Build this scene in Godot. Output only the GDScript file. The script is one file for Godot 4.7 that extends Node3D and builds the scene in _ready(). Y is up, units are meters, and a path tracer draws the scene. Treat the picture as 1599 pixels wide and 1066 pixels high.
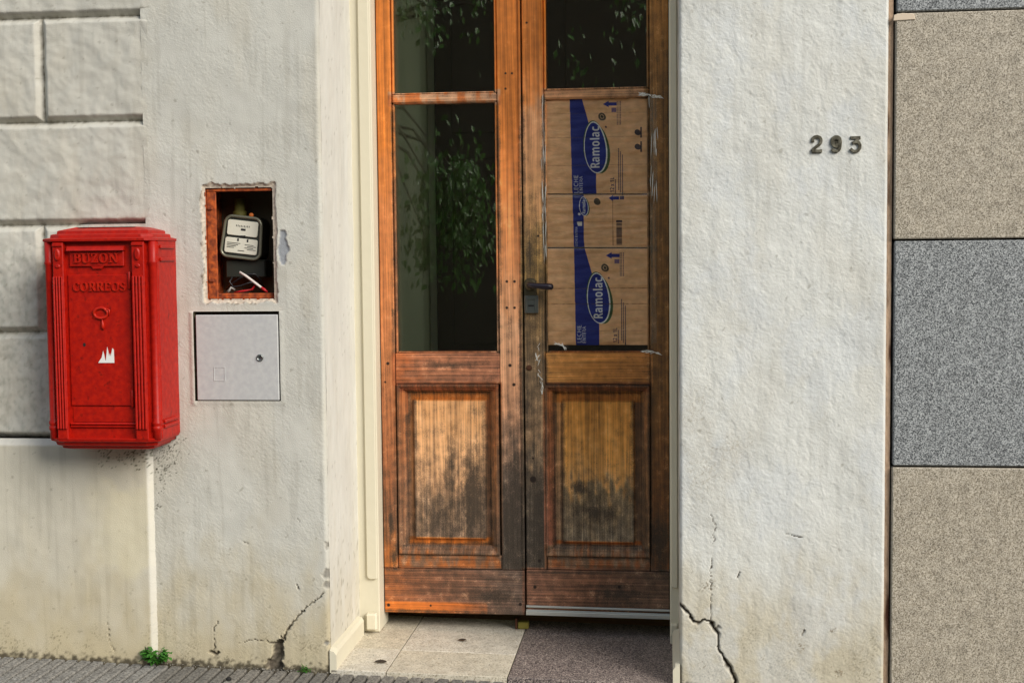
extends Node3D
# A weathered double door in a plastered street front, with a red letter box and an open meter niche beside it.
# x runs right along the street front, y up, z out of the wall towards the street. The wall's face is z = 0.

const FOCAL := 2085.0          # in pixels of the 1599 x 1066 photograph
const STAND := 3.75            # metres from the camera to the wall's face
const Z_FRAME := -0.38         # face of the door frame
const Z_DOOR := -0.45          # face of the door leaves
const X_LEFT := -0.979         # left side of the door opening
const X_RIGHT := 0.037         # right side of the door opening
const Z_PLINTH := 0.018

var v_right: Vector3
var v_down: Vector3
var v_into: Vector3
var eye_height := 0.0
var org := Vector3.ZERO
var uv_rect := Rect2(0, 0, 1, 1)
var rng := RandomNumberGenerator.new()
var n_fine := FastNoiseLite.new()
var n_mid := FastNoiseLite.new()
var n_big := FastNoiseLite.new()
var n_cell := FastNoiseLite.new()
var counts := {}
var M := {}
var cracks := {}

# ---------------------------------------------------------------- camera geometry
func lens_setup() -> void:
	v_into = Vector3(240.5, -133, FOCAL).normalized()
	v_right = Vector3(320, 33267, FOCAL).cross(v_into).normalized()
	v_down = v_into.cross(v_right)
	var r := ray(530, 1047)
	eye_height = r.y * STAND / r.z

func ray(px: float, py: float) -> Vector3:
	var d := Vector3(px - 799.5, py - 533.0, FOCAL)
	return Vector3(d.dot(v_right), -d.dot(v_down), -d.dot(v_into))

# the point where a photograph pixel meets the plane at depth z
func at(px: float, py: float, z := 0.0) -> Vector3:
	var r := ray(px, py)
	var t := (STAND - z) / -r.z
	return Vector3(r.x * t, eye_height + r.y * t, z)

func at2(px: float, py: float, z := 0.0) -> Vector2:
	var p := at(px, py, z)
	return Vector2(p.x, p.y)

func pave_y(x: float) -> float:
	return -0.004 - 0.024 * (x + 0.97)

func sill_y(x: float) -> float:
	return 0.004 - 0.018 * (x + 0.97)

# ---------------------------------------------------------------- scene bookkeeping
func numbered(called: String) -> String:
	var k: int = counts.get(called, 0)
	counts[called] = k + 1
	return called if k == 0 else "%s_%03d" % [called, k]

func thing(called: String, label: String, category: String, where: Vector3, group := "") -> Node3D:
	var o := Node3D.new()
	o.name = numbered(called)
	o.position = where
	o.set_meta("label", label)
	o.set_meta("category", category)
	if group != "":
		o.set_meta("group", group)
	add_child(o)
	org = where
	return o

func setting(called: String, label := "") -> Node3D:
	var o := Node3D.new()
	o.name = numbered(called)
	o.set_meta("kind", "structure")
	if label != "":
		o.set_meta("label", label)
	add_child(o)
	org = Vector3.ZERO
	return o

func piece(called: String, mesh: Mesh, m: Material, parent: Node) -> MeshInstance3D:
	var o := MeshInstance3D.new()
	o.name = called
	o.mesh = mesh
	o.material_override = m
	parent.add_child(o, true)
	return o

func part(called: String, st: SurfaceTool, m: Material, parent: Node) -> MeshInstance3D:
	st.generate_normals()
	return piece(called, st.commit(), m, parent)

# ---------------------------------------------------------------- colours and materials
func c8(r: int, g: int, b: int) -> Color:
	return Color(r / 255.0, g / 255.0, b / 255.0)

func l8(r: int, g: int, b: int) -> Color:
	return c8(r, g, b).srgb_to_linear()

func mat(color: Color, rough := 0.8, metal := 0.0, spec := 0.5) -> StandardMaterial3D:
	var m := StandardMaterial3D.new()
	m.albedo_color = color
	m.roughness = rough
	m.metallic = metal
	m.metallic_specular = spec
	return m

func vmat(rough := 0.9, spec := 0.3) -> StandardMaterial3D:
	var m := mat(Color.WHITE, rough, 0.0, spec)
	m.vertex_color_use_as_albedo = true
	return m

func noise(freq: float, seed_: int, kind := FastNoiseLite.TYPE_SIMPLEX_SMOOTH, oct := 3) -> FastNoiseLite:
	var n := FastNoiseLite.new()
	n.noise_type = kind
	n.frequency = freq
	n.seed = seed_
	n.fractal_octaves = oct
	if oct <= 1:
		n.fractal_type = FastNoiseLite.FRACTAL_NONE
	return n

func bytes_noise(n: FastNoiseLite, w: int, h: int, fw: int, fh: int) -> PackedByteArray:
	var im := n.get_image(w, h, false, false, true)
	im.convert(Image.FORMAT_L8)
	if w != fw or h != fh:
		im.resize(fw, fh, Image.INTERPOLATE_CUBIC)
	return im.get_data()

func bump(m: StandardMaterial3D, n: FastNoiseLite, size: int, scale: float, tile: float, world := true) -> void:
	var im := n.get_seamless_image(size, size, false, false, 0.15, true)
	m.heightmap_enabled = true
	m.heightmap_texture = ImageTexture.create_from_image(im)
	m.heightmap_scale = scale
	m.uv1_triplanar = true
	m.uv1_world_triplanar = world
	m.uv1_scale = Vector3.ONE / tile

# ---------------------------------------------------------------- shapes
func mb() -> SurfaceTool:
	var st := SurfaceTool.new()
	st.begin(Mesh.PRIMITIVE_TRIANGLES)
	st.set_smooth_group(-1)
	return st

func pv(st: SurfaceTool, p: Vector3) -> void:
	st.set_uv(Vector2((p.x - uv_rect.position.x) / uv_rect.size.x, (uv_rect.position.y - p.y) / uv_rect.size.y))
	st.add_vertex(p - org)

# corners given counter-clockwise as seen from the front
func tri(st: SurfaceTool, a: Vector3, b: Vector3, c: Vector3) -> void:
	pv(st, a); pv(st, c); pv(st, b)

func quad(st: SurfaceTool, a: Vector3, b: Vector3, c: Vector3, d: Vector3) -> void:
	tri(st, a, b, c)
	tri(st, a, c, d)

func fan_sides(st: SurfaceTool, lower: Array, upper: Array, closed := true) -> void:
	var n := lower.size()
	for i in (n if closed else n - 1):
		var j := (i + 1) % n
		quad(st, lower[i], lower[j], upper[j], upper[i])

# a box with chamfered edges
func box(st: SurfaceTool, lo: Vector3, hi: Vector3, c := 0.002) -> void:
	c = minf(c, minf(minf(hi.x - lo.x, hi.y - lo.y), hi.z - lo.z) * 0.45)
	var mid := (lo + hi) * 0.5
	for ax in 3:
		for s in [-1, 1]:
			var u := (ax + 1) % 3
			var v := (ax + 2) % 3
			var q := []
			for k in [[-1, -1], [1, -1], [1, 1], [-1, 1]]:
				var p := Vector3.ZERO
				p[ax] = hi[ax] if s > 0 else lo[ax]
				p[u] = (hi[u] - c) if k[0] > 0 else (lo[u] + c)
				p[v] = (hi[v] - c) if k[1] > 0 else (lo[v] + c)
				q.append(p)
			if s > 0:
				quad(st, q[0], q[1], q[2], q[3])
			else:
				quad(st, q[3], q[2], q[1], q[0])
	if c <= 0.0:
		return
	for ax in 3:
		var u := (ax + 1) % 3
		var v := (ax + 2) % 3
		for su in [-1, 1]:
			for sv in [-1, 1]:
				var q := []
				for k in [[0, -1], [1, -1], [1, 1], [0, 1]]:
					var p := Vector3.ZERO
					p[ax] = (hi[ax] - c) if k[1] > 0 else (lo[ax] + c)
					var on_u: bool = k[0] == 0
					p[u] = (hi[u] if su > 0 else lo[u]) - (0.0 if on_u else su * c)
					p[v] = (hi[v] if sv > 0 else lo[v]) - (sv * c if on_u else 0.0)
					q.append(p)
				var nrm: Vector3 = (q[1] - q[0]).cross(q[2] - q[0])
				if nrm.dot(q[0] - mid) < 0:
					q.reverse()
				quad(st, q[0], q[1], q[2], q[3])
	for sx in [-1, 1]:
		for sy in [-1, 1]:
			for sz in [-1, 1]:
				var p := Vector3(hi.x if sx > 0 else lo.x, hi.y if sy > 0 else lo.y, hi.z if sz > 0 else lo.z)
				var s := Vector3(sx, sy, sz) * c
				var a := p - Vector3(0, s.y, s.z)
				var b := p - Vector3(s.x, 0, s.z)
				var d := p - Vector3(s.x, s.y, 0)
				if (b - a).cross(d - a).dot(a - mid) > 0:
					tri(st, a, b, d)
				else:
					tri(st, a, d, b)

# a polygon in (u, v) carried by o + u*eu + v*ev, raised along eu x ev from h0 to h1 with a bevelled rim
func prism(st: SurfaceTool, poly: PackedVector2Array, o: Vector3, eu: Vector3, ev: Vector3, h0: float, h1: float, bev := 0.0, back := false) -> void:
	if Geometry2D.is_polygon_clockwise(poly):
		poly = poly.duplicate()
		poly.reverse()
	var n := eu.cross(ev).normalized()
	var low := []
	var rim := []
	var top := []
	var inner := PackedVector2Array()
	for p in poly:
		inner.append(p)
	if bev > 0.0:
		var k := poly.size()
		for i in k:
			var a := poly[(i + k - 1) % k]
			var b := poly[i]
			var c := poly[(i + 1) % k]
			var d1 := (b - a).normalized()
			var d2 := (c - b).normalized()
			var m := Vector2(-d1.y - d2.y, d1.x + d2.x)
			var q := m.length_squared()
			inner[i] = b + (m * (2.0 / q) * bev if q > 0.05 else Vector2.ZERO)
	for i in poly.size():
		low.append(o + eu * poly[i].x + ev * poly[i].y + n * h0)
		rim.append(o + eu * poly[i].x + ev * poly[i].y + n * (h1 - bev))
		top.append(o + eu * inner[i].x + ev * inner[i].y + n * h1)
	fan_sides(st, low, rim)
	if bev > 0.0:
		fan_sides(st, rim, top)
	var ix := Geometry2D.triangulate_polygon(inner)
	for i in range(0, ix.size(), 3):
		var a: Vector3 = top[ix[i]]
		var b: Vector3 = top[ix[i + 1]]
		var c: Vector3 = top[ix[i + 2]]
		if (b - a).cross(c - a).dot(n) > 0:
			tri(st, a, b, c)
		else:
			tri(st, a, c, b)
		if back:
			a = low[ix[i]]; b = low[ix[i + 1]]; c = low[ix[i + 2]]
			if (b - a).cross(c - a).dot(n) < 0:
				tri(st, a, b, c)
			else:
				tri(st, a, c, b)

# straight-walled ring sections stacked upwards: rings = array of arrays of points, counter-clockwise from above
func stack(st: SurfaceTool, rings: Array, cap_top := true, cap_low := true) -> void:
	for i in rings.size() - 1:
		var lo: Array = rings[i]
		var hi: Array = rings[i + 1]
		for k in lo.size():
			var j := (k + 1) % lo.size()
			quad(st, lo[k], lo[j], hi[j], hi[k])
	if cap_top:
		var r: Array = rings[rings.size() - 1]
		for k in range(1, r.size() - 1):
			tri(st, r[0], r[k], r[k + 1])
	if cap_low:
		var r: Array = rings[0]
		for k in range(1, r.size() - 1):
			tri(st, r[0], r[k + 1], r[k])

func tube(st: SurfaceTool, pts: Array, rad: Array, seg := 8, caps := true) -> void:
	st.set_smooth_group(1)
	var rings := []
	var side := Vector3.ZERO
	for i in pts.size():
		var d: Vector3 = (pts[mini(i + 1, pts.size() - 1)] - pts[maxi(i - 1, 0)]).normalized()
		if side == Vector3.ZERO:
			side = d.cross(Vector3.UP if absf(d.y) < 0.9 else Vector3.RIGHT).normalized()
		side = (side - d * side.dot(d)).normalized()
		var other := d.cross(side)
		var ring := []
		var r: float = rad[mini(i, rad.size() - 1)]
		for k in seg:
			var a := TAU * k / seg
			ring.append(pts[i] + side * cos(a) * r + other * sin(a) * r)
		rings.append(ring)
	stack(st, rings, caps, caps)
	st.set_smooth_group(-1)

# profile of (radius, height) pairs turned round the axis o + t*ax
func lathe(st: SurfaceTool, prof: Array, o: Vector3, ax: Vector3, seg := 20) -> void:
	st.set_smooth_group(1)
	var u := ax.cross(Vector3.UP if absf(ax.y) < 0.9 else Vector3.RIGHT).normalized()
	var v := ax.cross(u)
	var rings := []
	for p in prof:
		var ring := []
		for k in seg:
			var a := TAU * k / seg
			ring.append(o + ax * p[1] + (u * cos(a) + v * sin(a)) * p[0])
		rings.append(ring)
	stack(st, rings)
	st.set_smooth_group(-1)

# four mitred sticks round an opening; profile of (share of the width from the outer edge, height above z)
func moulding(parent: Node, m: Material, x0: float, y0: float, x1: float, y1: float, wl: float, wr: float, wb: float, wt: float, z: float, prof: Array) -> void:
	var outer := [Vector2(x0, y0), Vector2(x1, y0), Vector2(x1, y1), Vector2(x0, y1)]
	var inner := [Vector2(x0 + wl, y0 + wb), Vector2(x1 - wr, y0 + wb), Vector2(x1 - wr, y1 - wt), Vector2(x0 + wl, y1 - wt)]
	for k in 4:
		var j := (k + 1) % 4
		var st := mb()
		for i in prof.size() - 1:
			var q := []
			for e in [[k, i], [j, i], [j, i + 1], [k, i + 1]]:
				var f: Vector2 = outer[e[0]].lerp(inner[e[0]], prof[e[1]][0])
				q.append(Vector3(f.x, f.y, z + prof[e[1]][1]))
			quad(st, q[0], q[1], q[2], q[3])
		part("moulding", st, m, parent)

func rounded(x0: float, y0: float, x1: float, y1: float, r: float, seg := 4) -> PackedVector2Array:
	var out := PackedVector2Array()
	for k in 4:
		var c: Vector2 = [Vector2(x1 - r, y1 - r), Vector2(x0 + r, y1 - r), Vector2(x0 + r, y0 + r), Vector2(x1 - r, y0 + r)][k]
		for i in seg + 1:
			var a := PI / 2 * (k + float(i) / seg)
			out.append(c + Vector2(cos(a), sin(a)) * r)
	return out

func oval(c: Vector2, rx: float, ry: float, seg := 28, tilt := 0.0) -> PackedVector2Array:
	var out := PackedVector2Array()
	for k in seg:
		var a := TAU * k / seg
		out.append(c + Vector2(cos(a) * rx, sin(a) * ry).rotated(tilt))
	return out

# lettering as solid shapes; baseline from p along eu, glyphs rising along ev, size = em height
func letters(st: SurfaceTool, text: String, font: Font, size: float, p: Vector3, eu: Vector3, ev: Vector3, deep: float, stretch := 1.0, centre := true) -> float:
	var tm := TextMesh.new()
	tm.text = text
	tm.font = font
	tm.font_size = 64
	tm.pixel_size = size / 64.0
	tm.depth = deep
	tm.curve_step = 2.0
	tm.horizontal_alignment = HORIZONTAL_ALIGNMENT_CENTER if centre else HORIZONTAL_ALIGNMENT_LEFT
	tm.vertical_alignment = VERTICAL_ALIGNMENT_CENTER
	var a := tm.get_mesh_arrays()
	var vs: PackedVector3Array = a[Mesh.ARRAY_VERTEX]
	var ix: PackedInt32Array = a[Mesh.ARRAY_INDEX]
	var n := eu.cross(ev)
	var get := func(i: int) -> Vector3:
		var q := vs[i]
		return p + eu * q.x * stretch + ev * q.y + n * (q.z + deep * 0.5)
	if ix.size() > 0:
		for i in range(0, ix.size(), 3):
			pv(st, get.call(ix[i])); pv(st, get.call(ix[i + 1])); pv(st, get.call(ix[i + 2]))
	else:
		for i in vs.size():
			pv(st, get.call(i))
	return tm.get_aabb().size.x * stretch

# a finely divided sheet o + u*eu + v*ev raised by hf(u, v), coloured by cf(u, v)
func relief(called: String, parent: Node, m: Material, o: Vector3, eu: Vector3, ev: Vector3, lu: float, lv: float, step: float, hf: Callable, cf: Callable, gap = null) -> MeshInstance3D:
	var nu := maxi(2, int(ceil(lu / step)) + 1)
	var nv := maxi(2, int(ceil(lv / step)) + 1)
	var du := lu / (nu - 1)
	var dv := lv / (nv - 1)
	var n := eu.cross(ev)
	var hs := PackedFloat32Array()
	hs.resize(nu * nv)
	var pos := PackedVector3Array()
	pos.resize(nu * nv)
	var nor := PackedVector3Array()
	nor.resize(nu * nv)
	var col := PackedColorArray()
	col.resize(nu * nv)
	var base := o - org
	for j in nv:
		for i in nu:
			var u := i * du
			var v := j * dv
			var h: float = hf.call(u, v)
			var k := j * nu + i
			hs[k] = h
			pos[k] = base + eu * u + ev * v + n * h
			col[k] = cf.call(u, v, h)
	var idx := PackedInt32Array()
	for j in nv:
		for i in nu:
			var k := j * nu + i
			var gu := (hs[k + 1 if i < nu - 1 else k] - hs[k - 1 if i > 0 else k]) / (du * (2.0 if i > 0 and i < nu - 1 else 1.0))
			var gv := (hs[k + nu if j < nv - 1 else k] - hs[k - nu if j > 0 else k]) / (dv * (2.0 if j > 0 and j < nv - 1 else 1.0))
			nor[k] = (n - eu * gu - ev * gv).normalized()
			if i < nu - 1 and j < nv - 1:
				if gap != null and gap.call((i + 0.5) * du, (j + 0.5) * dv):
					continue
				idx.append_array([k, k + nu, k + nu + 1, k, k + nu + 1, k + 1])
	var arr := []
	arr.resize(Mesh.ARRAY_MAX)
	arr[Mesh.ARRAY_VERTEX] = pos
	arr[Mesh.ARRAY_NORMAL] = nor
	arr[Mesh.ARRAY_COLOR] = col
	arr[Mesh.ARRAY_INDEX] = idx
	var am := ArrayMesh.new()
	am.add_surface_from_arrays(Mesh.PRIMITIVE_TRIANGLES, arr)
	return piece(called, am, m, parent)

# ---------------------------------------------------------------- plaster
var OCHRE := l8(190, 176, 146)
var DAMP := l8(186, 172, 138)
var MOULD := l8(84, 76, 56)
var SOOT := l8(48, 42, 32)
var FLECK := l8(110, 102, 84)

func seg_dist(p: Vector2, a: Vector2, b: Vector2) -> Vector2:
	var d := b - a
	var t := clampf((p - a).dot(d) / maxf(d.length_squared(), 1e-9), 0.0, 1.0)
	return Vector2(p.distance_to(a + d * t), t)

# a polyline in photograph pixels with half widths in metres
func add_crack(pts: Array, deep := 0.012) -> void:
	for i in pts.size() - 1:
		var a := at2(pts[i][0], pts[i][1])
		var b := at2(pts[i + 1][0], pts[i + 1][1])
		var entry := [a, b, float(pts[i][2]), float(pts[i + 1][2]), deep]
		var r := Rect2(a, Vector2.ZERO).expand(b).grow(0.02 + maxf(pts[i][2], pts[i + 1][2]) * 1.5)
		for gy in range(floori(r.position.y * 20), floori(r.end.y * 20) + 1):
			for gx in range(floori(r.position.x * 20), floori(r.end.x * 20) + 1):
				var key := Vector2i(gx, gy)
				if not cracks.has(key):
					cracks[key] = []
				cracks[key].append(entry)

# how far the surface is broken open at p (0 whole, 1 open)
func cracked(p: Vector2) -> Vector2:
	var best := Vector2.ZERO
	var key := Vector2i(floori(p.x * 20), floori(p.y * 20))
	if not cracks.has(key):
		return best
	var w0 := p
	p += Vector2(n_fine.get_noise_2d(w0.x * 45, w0.y * 45), n_fine.get_noise_2d(w0.x * 45 + 50, w0.y * 45)) * 0.0045
	for c in cracks[key]:
		var q := seg_dist(p, c[0], c[1])
		var w: float = lerpf(c[2], c[3], q.y) * (0.62 if c[4] < 0.016 else 1.0) * (1.0 + 0.6 * n_mid.get_noise_2d(p.x * 36, p.y * 36))
		var s := clampf(1.3 - q.x / maxf(w, 1e-5) * 0.8, 0.0, 1.0) if c[4] < 0.016 else clampf((1.1 - q.x / w) * 4.0, 0.0, 1.0)
		if s > best.x:
			best = Vector2(s, c[4])
	return best

func stippled(x: float, y: float, amount: float) -> float:
	var worm := n_fine.get_noise_2d(x * 150, y * 150)
	var lump := n_mid.get_noise_2d(x * 48, y * 48)
	return amount * (0.00085 * worm + 0.00045 * lump) + 0.0022 * n_big.get_noise_2d(x * 5, y * 5)

func tone(c: Color, k: float) -> Color:
	return Color(c.r * k, c.g * k, c.b * k)

func over(c: Color, d: Color, t: float) -> Color:
	return c.lerp(d, clampf(t, 0.0, 1.0))

# paint with faint cloudy differences, old ochre water stains near the ground and scattered dark mould specks
func plaster(x: float, y: float, base: Color, dirt := 1.0) -> Color:
	var big := n_big.get_noise_2d(x * 3.1 + 40, y * 2.3)
	var mid := n_mid.get_noise_2d(x * 16 - 9, y * 11)
	var c := tone(base, 1.0 + 0.07 * big + 0.05 * mid)
	c = over(c, OCHRE, 0.14 * smoothstep(0.0, 0.5, n_big.get_noise_2d(x * 4.5 - 70, y * 1.9 + 11) + 0.1) * dirt)
	if y < 0.66:
		var low := y + 0.16 * n_big.get_noise_2d(x * 7, y * 3 + 50) + 0.05 * mid
		if low < 0.44:
			var gather := smoothstep(-0.25, 0.35, n_mid.get_noise_2d(x * 7 + 3, y * 7))
			c = over(c, DAMP, smoothstep(0.44, 0.02, low) * 0.78 * dirt)
			var grit := n_cell.get_noise_2d(x * 150, y * 150) + 0.35 * n_mid.get_noise_2d(x * 30, y * 30)
			c = over(c, MOULD, smoothstep(0.42, 0.62, grit) * smoothstep(0.22, 0.0, low) * 0.7 * dirt * gather)
		if y < 0.15:
			c = over(c, SOOT, smoothstep(0.03, 0.0, y - pave_y(x) + 0.030 * n_mid.get_noise_2d(x * 40, y * 40) + 0.004) * dirt * 0.85)
	c = over(c, FLECK, 0.14 * dirt * smoothstep(0.1, 0.55, n_mid.get_noise_2d(x * 34 + 17, y * 1.7) + 0.5 * n_big.get_noise_2d(x * 4, y * 4)))
	c = over(c, FLECK, smoothstep(0.62, 0.74, n_fine.get_noise_2d(x * 33 + 7, y * 33)) * 0.35)
	return c

# marks given in photograph pixels, looked up once on the wall's face
func on_wall(marks: Array) -> Array:
	var out := []
	for m in marks:
		var p := at2(m[0], m[1])
		out.append([p.x, p.y, float(m[2])])
	return out

func spotted(x: float, y: float, s: Array) -> float:
	var r: float = s[2]
	if absf(x - s[0]) > r or absf(y - s[1]) > r:
		return 0.0
	var d := Vector2(x - s[0], y - s[1]).length() / r
	if d > 1.0:
		return 0.0
	return smoothstep(0.3, 0.75, n_fine.get_noise_2d(x * 130 + 3, y * 130) + 0.5 * n_mid.get_noise_2d(x * 34, y * 34) + 0.75 * (0.55 - d))

func near_rect(x: float, y: float, r: Rect2) -> float:
	return maxf(maxf(r.position.x - x, x - r.end.x), maxf(r.position.y - y, y - r.end.y))

func stucco_block(parent: Node, px0: float, py0: float, px1: float, py1: float, fade_top := 99.0) -> void:
	var lo := Vector2(at2(px0, (py0 + py1) / 2).x, at2(0, py1).y)
	var hi := Vector2(at2(px1, (py0 + py1) / 2).x, at2(0, py0).y)
	var lu := hi.x - lo.x
	var lv := hi.y - lo.y
	var end_right := px1 > 200
	var hf := func(u: float, v: float) -> float:
		var x := lo.x + u
		var y := lo.y + v
		var wob := 0.0025 * n_mid.get_noise_2d(x * 14, y * 14) + 0.001 * n_fine.get_noise_2d(x * 50, y * 50)
		var e := minf(u, minf(v, lv - v))
		if not end_right:
			e = minf(e, lu - u)
		var worn := 1.0
		if lv - v < 0.02 and x > fade_top:
			worn = clampf(1.0 - (x - fade_top) / 0.06, 0.0, 1.0)
			e = lerpf(0.02, e, worn)
		var g := 1.0 - clampf((e + wob * 0.5) / 0.017, 0.0, 1.0)
		return -0.022 * g + stippled(x, y, 0.35) + 0.0035 * n_mid.get_noise_2d(x * 11, y * 11)
	var cf := func(u: float, v: float, h: float) -> Color:
		var x := lo.x + u
		var y := lo.y + v
		var c := plaster(x, y, l8(191, 188, 177), 0.8)  # base darker than the right wall, its weaker light put into the colour
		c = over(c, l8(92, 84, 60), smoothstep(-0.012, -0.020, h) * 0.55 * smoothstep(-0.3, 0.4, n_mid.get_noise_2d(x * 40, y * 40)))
		c = over(c, l8(105, 112, 96), smoothstep(0.1, 0.6, n_mid.get_noise_2d(x * 44, y * 30) + (0.12 if y < 1.25 else -0.35)) * 0.24)
		return c
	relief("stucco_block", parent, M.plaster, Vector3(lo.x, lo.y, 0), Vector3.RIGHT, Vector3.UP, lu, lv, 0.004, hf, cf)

func build_facade() -> void:
	var house := thing("house_facade", "off-white plastered house front with scored stucco blocks and a recessed doorway", "building", Vector3(0, 0, 0))
	# cracks, in photograph pixels
	add_crack([[1062, 943, .006], [1068, 950, .006], [1075, 957, .0035], [1079, 965, .003], [1084, 970, .005], [1089, 973, .0035], [1098, 969, .0028], [1108, 969, .003], [1111, 973, .006], [1117, 982, .011], [1121, 990, .007], [1122, 1000, .0032], [1122, 1012, .0032], [1128, 1023, .004], [1134, 1032, .007], [1140, 1043, .008], [1145, 1053, .007], [1149, 1066, .005], [1150, 1090, .005]], 0.014)
	add_crack([[1111, 970, .0026], [1111, 955, .0022], [1110, 930, .0016], [1110, 900, .0012], [1112, 870, .001]], 0.0025)
	add_crack([[1112, 850, .0012], [1117, 842, .003], [1114, 836, .0014], [1118, 822, .0012], [1110, 800, .0011]], 0.002)
	add_crack([[1228, 832, .0012], [1238, 836, .0017], [1252, 840, .0012]], 0.004)
	add_crack([[1155, 893, .002], [1151, 903, .0018]], 0.005)
	add_crack([[1253, 993, .0012], [1256, 984, .003]], 0.006)
	add_crack([[505, 924, .001], [498, 934, .0014], [489, 940, .0018], [478, 948, .0018], [468, 960, .002], [458, 970, .0022], [448, 985, .003], [443, 997, .004]], 0.008)
	add_crack([[437, 990, .001], [440, 996, .0025], [445, 999, .001]], 0.006)
	add_crack([[437, 1004, .011], [434, 1020, .016], [430, 1036, .022], [428, 1050, .030]], 0.017)
	add_crack([[436, 1007, .004], [416, 1000, .0018], [395, 999, .0012], [372, 1004, .001]], 0.004)
	add_crack([[328, 1018, .006], [337, 1021, .007], [342, 1019, .004]], 0.009)
	add_crack([[334, 1018, .002], [336, 1000, .0016], [333, 985, .0014], [340, 968, .001]], 0.004)
	add_crack([[463, 912, .0012], [466, 920, .0025]], 0.006)
	add_crack([[464, 805, .001], [468, 820, .0013]], 0.003)
	add_crack([[380, 845, .002], [386, 849, .003]], 0.004)
	add_crack([[170, 960, .001], [176, 1005, .0014], [182, 1018, .0014]], 0.003)

	# scored blocks to the left
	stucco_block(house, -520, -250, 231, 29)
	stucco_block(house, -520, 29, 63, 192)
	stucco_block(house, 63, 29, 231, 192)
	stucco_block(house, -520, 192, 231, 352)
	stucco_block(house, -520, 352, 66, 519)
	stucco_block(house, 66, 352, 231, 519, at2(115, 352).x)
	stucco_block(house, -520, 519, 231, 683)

	# plinth standing slightly proud, with a splayed top and end
	var p0 := Vector2(at2(-520, 800).x, -0.12)
	var p1 := Vector2(at2(244, 850).x, at2(0, 684).y)
	var pl_h := func(u: float, v: float) -> float:
		var x := p0.x + u
		var y := p0.y + v
		var t := p1.y - y
		var r := p1.x - x + 0.0008 * n_mid.get_noise_2d(x * 9, y * 20)
		var e := minf(t, r)
		var h := Z_PLINTH * smoothstep(0.0, 0.019, e) - 0.002
		return h + stippled(x, y, 0.12) - cracked(Vector2(x, y)).x * 0.004
	var pl_marks := on_wall([[205, 706, .06], [170, 708, .05], [232, 706, .07], [255, 712, .09]])
	var patch := at2(205, 820)
	var pl_c := func(u: float, v: float, h: float) -> Color:
		var x := p0.x + u
		var y := p0.y + v
		var c := plaster(x, y, l8(198, 192, 175))
		var mid_ := n_mid.get_noise_2d(x * 30, y * 30)
		c = over(c, l8(214, 204, 172), smoothstep(0.1, -0.02, absf(x - patch.x) - 0.05 + 0.03 * n_mid.get_noise_2d(x * 12, y * 12)) * smoothstep(0.16, 0.10, absf(y - patch.y) + 0.05 * n_mid.get_noise_2d(x * 9, y * 9)) * 0.55)
		c = over(c, l8(210, 208, 200), smoothstep(0.022, 0.017, minf(p1.x - x, p1.y - y) + 0.002 * mid_) * 0.6)  # splayed top and end painted paler, their light put into the colour
		for s in pl_marks:
			c = over(c, l8(60, 62, 34), spotted(x, y, s) * 0.85)
		c = over(c, l8(70, 62, 48), cracked(Vector2(x, y)).x * 0.7)
		return c
	relief("plinth", house, M.plaster, Vector3(p0.x, p0.y, 0), Vector3.RIGHT, Vector3.UP, p1.x - p0.x, p1.y - p0.y, 0.004, pl_h, pl_c)

	# the pier between the blocks and the doorway, with the meter niche and the hatch cut into it
	var q0 := Vector2(at2(231, 500).x, -0.12)
	var q1 := Vector2(X_LEFT, at2(0, -250).y)
	var niche := Rect2(at2(322, 468), Vector2.ZERO).expand(at2(424, 291))
	var hatch := Rect2(at2(305, 626), Vector2.ZERO).expand(at2(435, 486))
	var scar := at2(441, 386)
	var chips := on_wall([[511, 852, .012], [512, 897, .02], [512, 914, .016], [510, 1003, .010]])
	var mould := on_wall([[262, 700, .07], [270, 684, .05], [252, 730, .06], [248, 760, .03], [248, 790, .02]])
	var pier_h := func(u: float, v: float) -> float:
		var x := q0.x + u
		var y := q0.y + v
		var h := stippled(x, y, 0.9 - 0.75 * smoothstep(0.05, 0.35, n_big.get_noise_2d(x * 6 + 90, y * 5)))
		var e := q1.x - x
		if e < 0.012:
			h -= 0.012 - sqrt(maxf(0.0, 0.000144 - (0.012 - e) * (0.012 - e)))
		for chip in (chips if e < 0.03 else []):
			var d := Vector2(x - chip[0], y - chip[1]).length()
			h -= 0.005 * smoothstep(chip[2], chip[2] * 0.5, d + 0.006 * n_fine.get_noise_2d(x * 60, y * 60))
		var rim := near_rect(x, y, niche)
		if rim < 0.04:
			var wide := 0.010 + 0.009 * n_mid.get_noise_2d(x * 26, y * 13)
			h -= 0.005 * smoothstep(wide, wide - 0.004, rim) + 0.002 * smoothstep(0.008, 0.0, rim)
		if Vector2(x, y).distance_to(scar) < 0.05:
			h -= 0.004 * smoothstep(0.018, 0.014, absf(x - scar.x) + 0.2 * absf(y - scar.y) + 0.006 * n_mid.get_noise_2d(x * 30, y * 30))
		rim = near_rect(x, y, hatch)
		if rim < 0.03 and y < hatch.end.y:
			h += 0.004 * smoothstep(0.018, 0.004, rim) * (1.0 if x < hatch.position.x else 0.35)
		var k := cracked(Vector2(x, y))
		return h - k.x * k.y
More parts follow.
